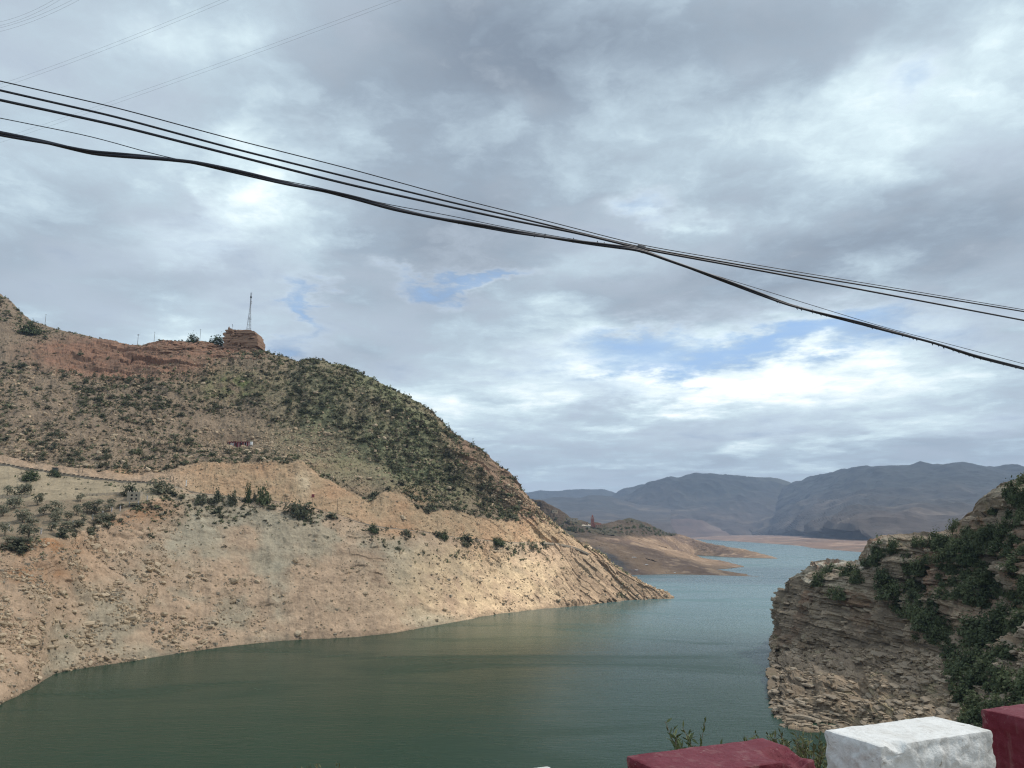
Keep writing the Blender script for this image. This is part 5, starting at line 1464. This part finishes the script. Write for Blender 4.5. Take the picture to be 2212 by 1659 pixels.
# ------------------------------------------------------------------ roadside: bank, painted blocks, plants
WDIR = np.array([0.9195, 0.393, 0.0]); WNRM = np.array([-0.393, 0.9195, 0.0])
GZ = CZ - 1.75
def build_roadside():
    W0 = np.array([1.60, 4.20, 0.0])
    # ground: road on this side, steep bank on the other
    a = np.concatenate([np.linspace(-160, -14, 40), np.linspace(-13, 26, 130), np.linspace(27, 150, 50)])
    b = np.concatenate([[-40, -12, -6, -3], np.linspace(-2, 14, 60), np.linspace(15, 90, 40)])
    Ag, Bg = np.meshgrid(a, b, indexing='ij')
    P = W0[:2] + Ag[..., None] * WDIR[:2] + Bg[..., None] * WNRM[:2]
    drop = np.where(Bg > .45, (Bg - .45) * .62 + np.clip(Bg - 2.5, 0, 99) * .30, 0)
    z = GZ - drop
    P3 = np.concatenate([P, z[..., None]], -1)
    amp = sstep(Bg, .2, 3.0)
    P3[..., 2] += amp * (fbm(P3 / 3.0, 4) * .35 + fbm(P3 / 12.0, 3) * 1.2 * sstep(Bg, 4, 16))
    P3[..., 2] = np.maximum(P3[..., 2], -12)
    c = np.zeros(P3.shape) + np.array([.24, .19, .13]); med = fbm(P3 / 1.2, 3)
    c = mixc(c, (.15, .15, .08), sstep(med, -.1, .4) * amp)
    K, Nn = Ag.shape
    tag(link('road_bank', make_mesh('road_bank', P3.reshape(-1, 3), grid_faces(K, Nn)[:, ::-1], M_BANK, c.reshape(-1, 3))), kind='structure')
    # tarmac strip
    mbv = [(*(W0 + WDIR * s + WNRM * t)[:2], GZ + .012) for s, t in ((-60, -1.2), (60, -1.2), (60, -8), (-60, -8))]
    tag(link('road', make_mesh('road', mbv, np.array([[3, 2, 1, 0]]), M_ASPH)), kind='structure')

    def paint(name, base, worn, rough, stone, dust):
        m, N, bs = mat_new(name)
        tc = N.n('ShaderNodeTexCoord'); o = tc.outputs['Object']
        n1 = N.noise(o, 5, 8, .65).outputs[0]; n2 = N.noise(o, 34, 6, .65).outputs[0]; n3 = N.noise(o, 2.2, 4, .6).outputs[0]
        f = N.rng(N.m('ADD', N.m('MULTIPLY', n1, .6), N.m('MULTIPLY', n2, .4)), .42, .70)
        geo = N.n('ShaderNodeNewGeometry'); sp = N.n('ShaderNodeSeparateXYZ'); N.set(sp.inputs[0], geo.outputs['Normal'])
        cc = N.mix(f, (*base, 1), (*worn, 1))
        cc = N.mix(N.m('MULTIPLY', N.rng(n3, .5, .75), .35), cc, (*[.75 * w for w in worn], 1))
        n4 = N.noise(o, 14, 7, .7, .4).outputs[0]; n5 = N.noise(o, 60, 4, .7).outputs[0]
        cc = N.mix(N.rng(N.m('ADD', n4, N.m('MULTIPLY', N.m('SUBTRACT', n5, .5), .35)), .635, .67, 0, .85), cc, (*stone, 1))
        mp = N.n('ShaderNodeMapping'); N.set(mp.inputs['Vector'], o); mp.inputs['Scale'].default_value = (16, 16, 1.6)
        drip = N.noise(mp.outputs[0], 1.0, 5, .6, .3).outputs[0]
        cc = N.mix(N.rng(drip, .52, .72, 0, .38), cc, (*stone, 1))
        cc = N.mix(N.rng(n3, .35, .75, 0, .28), cc, (*dust, 1))
        N.set(bs.inputs['Base Color'], cc); bs.inputs['Roughness'].default_value = rough; bs.inputs['Specular IOR Level'].default_value = .22
        bp = N.n('ShaderNodeBump'); bp.inputs['Strength'].default_value = .8; bp.inputs['Distance'].default_value = .012
        N.set(bp.inputs['Height'], N.m('ADD', n2, n1)); N.set(bs.inputs['Normal'], bp.outputs[0])
        return m
    MW = paint('white_block_paint', (.80, .80, .78), (.58, .57, .54), .8, (.40, .36, .32), (.62, .58, .52))
    MRD = paint('red_block_paint', (.135, .014, .026), (.19, .034, .050), .6, (.30, .17, .16), (.24, .085, .095))
    L, D, H = .775, .35, .78
    def block(seed, L, D, H, rough, chip):
        n = (64, 30, 56); h = np.array([L / 2, D / 2, H / 2]); r = .012
        Vs, Fs, k = [], [], 0
        for ax in range(3):
            o1, o2 = [q for q in range(3) if q != ax]
            for sd in (-1, 1):
                u = np.linspace(-1, 1, n[o1]); v = np.linspace(-1, 1, n[o2])
                U, Vv = np.meshgrid(u, v, indexing='ij'); p = np.zeros(U.shape + (3,))
                p[..., ax] = sd * h[ax]; p[..., o1] = U * h[o1]; p[..., o2] = Vv * h[o2]
                q = np.clip(p, -h + r, h - r); dd = p - q; l = np.linalg.norm(dd, axis=-1, keepdims=True)
                p = q + dd / np.maximum(l, 1e-6) * r
                Vs.append(p.reshape(-1, 3)); f = grid_faces(n[o1], n[o2])
                if (sd == 1) ^ (ax == 1): f = f[:, ::-1]
                Fs.append(f[:, ::-1] + k); k += p.size // 3
        V = np.concatenate(Vs); s = seed * 13.7
        topm = sstep(V[:, 2], h[2] - .03, h[2] - .004)
        a = (1 - topm) * rough + topm * .006
        dv = np.stack([fbm(V * 9 + s + q * 31, 4) for q in range(3)], -1)
        ridg = np.stack([ridged(V * np.array([7, 7, 11]) + s + q * 17, 4) for q in range(3)], -1) - .6
        out = V.copy(); out[:, 2] *= .0; out /= np.linalg.norm(out, axis=1, keepdims=True) + 1e-6
        low = np.stack([fbm(V * 3.1 + s + q * 11, 3) for q in range(3)], -1)
        fin = np.stack([ridged(V * 24 + s + q * 7, 3) for q in range(3)], -1) - .6
        V = V + dv * a[:, None] * .45 + out * (ridg[:, :1] * a[:, None] * .5) + fin * a[:, None] * .22 + low * np.array([.007, .007, .004])
        # chipped corner
        for (cx, cy, cz, cr) in chip:
            d = V - np.array([cx, cy, cz]); l = np.linalg.norm(d, axis=1)
            m = np.clip(1 - l / cr, 0, 1); V[:, 2] -= m * cr * .55 * (1 + .6 * fbm(V * 26, 3)); V[:, 0] -= np.sign(cx) * m * cr * .25
        return V, np.concatenate(Fs)
    specs = [(-2.34 - 1.17, MRD, 1, .016, [], None), (-2.34, MW, 2, .016, [], 'white painted stone block showing only its top at the bottom edge'),
             (-1.17, MRD, 3, .012, [(.30, -.10, .39, .13)], 'dark red painted stone block with a chipped right corner, left of the large white one'),
             (0, MW, 4, .020, [(-.02 - .26, -.17, .40, .07)], 'white painted stone block with rough grey sides between two red ones'),
             (1.17, MRD, 5, .014, [], 'dark red painted stone block at the right edge of the picture'), (2.34, MW, 6, .016, [], None), (3.51, MRD, 7, .016, [], None)]
    rz = math.atan2(WDIR[1], WDIR[0])
    for s, m, seed, rough, chip, lab in specs:
        if lab is None: continue
        c = W0 + WDIR * (s + L / 2) - WNRM * (D / 2 - .0)
        V, F = block(seed, L, D, H, rough, chip)
        o = link('roadside_block', make_mesh('roadside_block', V, F, m, None, True), None, (c[0], c[1], CZ - 1.0 - H / 2), (0, 0, rz))
        tag(o, lab, 'block', 'painted blocks along the roadside')

    # plants behind the blocks
    rng = np.random.default_rng(91)
    ML, NL, bl = mat_new('willow_leaf'); oi = NL.n('ShaderNodeNewGeometry')
    nn = NL.noise(oi.outputs['Position'], 6, 2).outputs[0]
    NL.set(bl.inputs['Base Color'], NL.mix(nn, (.06, .085, .025, 1), (.15, .18, .07, 1))); bl.inputs['Roughness'].default_value = .55
    MLY = mat_leaf('bank_leaf', (.075, .085, .03), (.19, .19, .09), scale=8)
    def sprig(o, d, L, n_leaf, leaf):
        """one leafy stem: returns stem points and leaf quads"""
        t = np.linspace(0, 1, 8)[:, None]
        side = rng.normal(0, .16, 3) * L; side[2] = -abs(side[2]) * .5
        S = o + d * L * t + side * t ** 2
        V, F = [], []
        for q in range(n_leaf):
            f = .18 + .82 * (q + rng.random() * .5) / n_leaf
            c = np.array([np.interp(f, t[:, 0], S[:, k]) for k in range(3)])
            a = rng.normal(size=3) * .75 + d * .9; a[2] += .25; a /= np.linalg.norm(a)
            w = np.cross(a, rng.normal(size=3)); w /= np.linalg.norm(w)
            l = leaf * rng.uniform(.7, 1.25); ww = l * .13
            m = c + a * l * .45 + np.array([0, 0, -.02 * l]); e = c + a * l + np.array([0, 0, -.12 * l])
            k = len(V); V += [c, m + w * ww, e, m - w * ww]; F.append([k, k + 1, k + 2, k + 3])
        return S, np.array(V), np.array(F)
    def leafy(name, foot, stems, label, n_leaf, leaf, mat, cat='plant'):
        foot = np.array(foot, float)
        t = empty(name, foot); tag(t, label, cat)
        sm = MB(); lv = MB()
        for top in stems:
            d = np.array(top) - foot; L = np.linalg.norm(d); o = rng.normal(0, .05, 3) * np.array([1, 1, 0])
            S, V, F = sprig(o, d / L, L, n_leaf, leaf)
            sm.tube(S, np.linspace(.006, .002, len(S)), 4); lv.add(V, F)
        sm.build('stem', M_DRY, t); lv.build('leaf_spray', mat, t)
    P = lambda x, y, d: pt(x, y, d)
    leafy('willow_shrub', P(1490, 1720, 7.0) , [P(1452, 1562, 7.0), P(1476, 1552, 7.1), P(1487, 1556, 6.9), P(1506, 1556, 7.0), P(1520, 1580, 7.1), P(1456, 1590, 6.9), P(1495, 1575, 7.2), P(1550, 1583, 7.0), P(1467, 1577, 7.0), P(1535, 1600, 7.0), P(1480, 1600, 7.0)], 'thin leafy willow twigs rising behind the left red block', 26, .085, ML)
    leafy('willow_twig', P(1606, 1680, 7.4), [P(1606, 1578, 7.4), P(1598, 1598, 7.4), P(1613, 1602, 7.4)], 'single short twig just above the back edge of the red block', 16, .07, ML)
    st = [P(x, y, rng.uniform(7.6, 9)) for x, y in zip(rng.uniform(1676, 1790, 95), rng.uniform(1576, 1645, 95))]
    leafy('bank_shrub', P(1735, 1790, 8.2), st, 'yellow green bush filling the gap between the red and white blocks', 30, .075, MLY, 'shrub')
    st = [P(x, y, rng.uniform(9, 10)) for x, y in zip(rng.uniform(1655, 1712, 14), rng.uniform(1578, 1604, 14))]
    leafy('bank_shrub', P(1690, 1760, 9.5), st, 'darker leafy bush behind the right end of the left red block', 30, .08, ML, 'shrub')
    st = [P(x, y, rng.uniform(7.5, 8)) for x, y in zip(rng.uniform(655, 715, 14), rng.uniform(1646, 1662, 14))]
    leafy('bank_shrub', P(685, 1790, 7.8), st, 'tip of an olive bush just peeping over the bottom edge at left', 26, .05, MLY, 'shrub')
    # dry grass on the bank in the gap
    V, F = [], []
    for q in range(2600):
        x, y = rng.uniform(1650, 2120), rng.uniform(1590, 1670); d = rng.uniform(9, 15)
        o = P(x, y + 25, d); h = rng.uniform(.12, .34); s = rng.normal(0, .08, 2)
        k = len(V); w = .006
        V += [o + [-w, 0, 0], o + [w, 0, 0], o + [s[0] + w * .3, s[1], h], o + [s[0] - w * .3, s[1], h]]; F.append([k, k + 1, k + 2, k + 3])
build_roadside()

# ------------------------------------------------------------------ overhead cables
M_CABLE = mat_plain('black_cable', (0.012, 0.016, 0.03), .5, .2, 3)
M_WIRE = mat_plain('conductor', (0.24, 0.25, 0.27), .6, .1, 3)
def build_cables():
    D0 = np.array([-4.75, 7.0])
    def plane(x, y, off):
        r, h, z = rayc(x, y); q = D0 + WNRM[:2] * off
        t = (q @ WNRM[:2]) / (r * WNRM[0] + h * WNRM[1])
        return np.array([r * t, h * t, CZ + z * t])
    def curve(pts, off, n=90):
        p = np.array(pts, float); s = p[:, 0]
        xs = np.linspace(s[0], s[-1], n)
        # smooth interpolation of the picture course
        ys = np.interp(xs, s, p[:, 1])
        for _ in range(5): ys[1:-1] = (ys[:-2] + 2 * ys[1:-1] + ys[2:]) / 4
        P = np.array([plane(x, y, off) for x, y in zip(xs, ys)])
        a = P[0] + (P[0] - P[4]) / np.linalg.norm(P[0] - P[4]) * 7; b = P[-1] + (P[-1] - P[-5]) / np.linalg.norm(P[-1] - P[-5]) * 30
        return np.concatenate([[a], P, [b]])
    W1 = [(0, 175), (250, 232), (500, 300), (750, 363), (1000, 432), (1106, 458), (1381, 529), (1656, 576), (1926, 621), (2212, 669)]
    W2 = [(0, 195), (250, 252), (500, 320), (750, 382), (1000, 443), (1106, 467), (1381, 534), (1656, 582), (1926, 626), (2212, 673)]
    W3 = [(0, 216), (250, 270), (500, 334), (750, 398), (1000, 453), (1106, 476), (1256, 505), (1381, 537), (1656, 587), (1926, 638), (2212, 692)]
    W4 = [(0, 255), (200, 295), (350, 338), (420, 351), (550, 378), (700, 407), (830, 441), (950, 461), (1106, 494), (1381, 541), (1480, 575), (1656, 629), (1906, 706), (2056, 745), (2212, 786)]
    BN = [(0, 289), (100, 307), (200, 329), (350, 343), (420, 352), (500, 369), (550, 380), (640, 401), (700, 410), (775, 429), (850, 451), (950, 474), (1050, 490), (1106, 500), (1256, 522), (1381, 539), (1480, 576), (1606, 622), (1706, 659), (1856, 697), (2006, 738), (2106, 770), (2212, 796)]
    for pts, off, rad, lab in ((W1, .2, .0062, 'thin topmost black cable crossing the whole sky'), (W2, .1, .012, 'medium black cable, second from the top across the sky'), (W3, 0, .0145, 'thick black cable, third from the top across the sky'), (W4, -.06, .0045, 'thin wire weaving around the thick cable bundle')):
        P = curve(pts, off)
        mb = MB(); mb.tube(P, rad, 8)
        tag(mb.build('overhead_cable', M_CABLE, None, None, None, True), lab, 'cable')
    t = empty('cable_bundle', plane(0, 289, 0)); tag(t, 'thick sagging bundle of black cables, lowest across the sky', 'cable')
    P = curve(BN, -.1, 240); o = np.array(t.location)
    u = np.linspace(0, 1, len(P))
    wob = .012
    for q, (rad, ph) in enumerate(((.0195, 0), (.014, 2.4))):
        off = np.stack([np.zeros(len(P)), np.sin(u * 26 + ph) * wob, np.cos(u * 26 + ph) * wob], -1)
        mb = MB(); mb.tube(P + off - o, rad, 8); mb.build('cable', M_CABLE, t, None, None, True)
    mb = MB(); mb.box((0, 0, 0), (.012, .022, .052)); mb.box((.006, 0, .034), (.010, .006, .024)); tie = mb.mesh('cable_tie', M_CABLE)
    for x in list(range(545, 620, 17)) + list(range(870, 1100, 15)) + list(range(1110, 1330, 16)):
        if random.random() < .4: continue
        y = np.interp(x, [a[0] for a in BN], [a[1] for a in BN]); link('cable_tie', tie, t, plane(x + random.uniform(-4, 4), y, -.1) - o + [0, 0, -.006], (0, 0, .4), random.uniform(.5, 1.0))
    for x in list(range(1620, 2200, 11)):
        if random.random() < .3: continue
        y = np.interp(x, [a[0] for a in BN], [a[1] for a in BN]); link('cable_tie', tie, t, plane(x + random.uniform(-3, 3), y, -.1) - o + [0, 0, -.008], (math.pi, 0, .4), random.uniform(.45, .9))
    mb = MB(); mb.tube([(-.05, 0, .02), (.05, 0, -.02)], [.05, .05], 10); mb.build('clamp', M_DKMET, t, plane(1384, 537, -.05) - o)
    # faint high conductors
    def high(x, y, h=45.0):
        r, hh, z = rayc(x, y); tt = h / z; return np.array([r * tt, hh * tt, CZ + h])
    for (x0, y0, x1, y1), lab in (((0, 182, 475, 0), 'faint high power line crossing the upper left sky, middle pair'), ((0, 300, 845, 0), 'faint high power line crossing the upper left sky, lowest pair'), ((0, 47, 115, 0), 'faint high power line in the top left corner, upper pair'), ((0, 60, 155, 0), 'faint high power line in the top left corner, lower pair')):
        t = empty('power_line', high(x0, y0)); tag(t, lab, 'power line'); o = np.array(t.location)
        for dy in (0, 8):
            a, b = high(x0, y0 + dy), high(x1, y1 + dy); d = (b - a)
            s = np.linspace(-.5, 1.8, 30)[:, None]
            P = a + d * s; P[:, 2] += ((s[:, 0] - .5) ** 2 - .25) * 1.0
            mb = MB(); mb.tube(P - o, .0065, 5); mb.build('conductor', M_WIRE, t)
build_cables()

# ------------------------------------------------------------------ unseen cloud sheet, added and shaped to shade chosen ground
def build_shade_cloud():
    sd = np.array([math.sin(SUN_AZ) * math.cos(SUN_EL), math.cos(SUN_AZ) * math.cos(SUN_EL), math.sin(SUN_EL)])
    zc = 1320.0
    off = sd[:2] * zc / sd[2]
    n = 130
    u = np.linspace(-1150, 620, n); v = np.linspace(-420, 1420, n)
    Xg, Yg = np.meshgrid(u, v, indexing='ij')
    P0 = np.stack([Xg, Yg, Xg * 0], -1)
    nz = fbm(P0 / 210, 5)
    # covered ground: the left slopes and the near shore; open over the headland tip
    left = np.minimum(np.minimum(Xg + 1120, -50 - Xg + (Yg - 560) * -.22), 1020 - Yg)
    near = np.minimum(np.minimum(600 - Xg, Yg + 400), 440 - Yg)
    near = np.maximum(near, np.minimum(np.minimum(Xg - 70, 620 - Xg), np.minimum(Yg - 960, 1330 - Yg)))
    cov = np.maximum(left, near) / 90 + nz * .8
    th = np.sqrt(np.clip(cov, 0, 3)) * 42 * (1 + .35 * fbm(P0 / 90 + 7, 3))
    keep = cov > 0
    V, F = [], []
    idx = np.full(Xg.shape, -1); k = 0
    top = np.stack([Xg + off[0], Yg + off[1], zc + th], -1); bot = np.stack([Xg + off[0], Yg + off[1], zc - th * .45], -1)
    g = grid_faces(n, n)
    ok = keep.ravel()[g].any(1)
    F = np.concatenate([g[ok], g[ok][:, ::-1] + n * n])
    m = bpy.data.materials.new('shade_cloud'); m.use_nodes = True; nt = m.node_tree; nt.nodes.clear()
    o = nt.nodes.new('ShaderNodeOutputMaterial'); mx = nt.nodes.new('ShaderNodeMixShader'); tr = nt.nodes.new('ShaderNodeBsdfTransparent'); tl = nt.nodes.new('ShaderNodeBsdfTranslucent')
    tl.inputs[0].default_value = (.9, .92, .95, 1); mx.inputs[0].default_value = SHADE_CLOUD_DENSITY
    nt.links.new(tr.outputs[0], mx.inputs[1]); nt.links.new(tl.outputs[0], mx.inputs[2]); nt.links.new(mx.outputs[0], o.inputs[0])
    ob = link('cloud', make_mesh('cloud', np.concatenate([top.reshape(-1, 3), bot.reshape(-1, 3)]), F, m, None, True))
    tag(ob, 'unseen cloud sheet added to shade the valley', None, None, 'stuff')
SHADE_CLOUD_DENSITY = 0.38
build_shade_cloud()

# ------------------------------------------------------------------ air
def build_haze():
    m = bpy.data.materials.new('haze'); m.use_nodes = True; nt = m.node_tree; nt.nodes.clear()
    v = nt.nodes.new('ShaderNodeVolumePrincipled'); o = nt.nodes.new('ShaderNodeOutputMaterial')
    v.inputs['Color'].default_value = (0.47, 0.62, 0.88, 1); v.inputs['Density'].default_value = HAZE; v.inputs['Anisotropy'].default_value = 0.0
    nt.links.new(v.outputs[0], o.inputs['Volume'])
    mb = MB(); mb.box((0, 5300, 351), (22000, 12600, 752))
    tag(mb.build('haze', m), kind='stuff')
HAZE = 6.5e-5
build_haze()
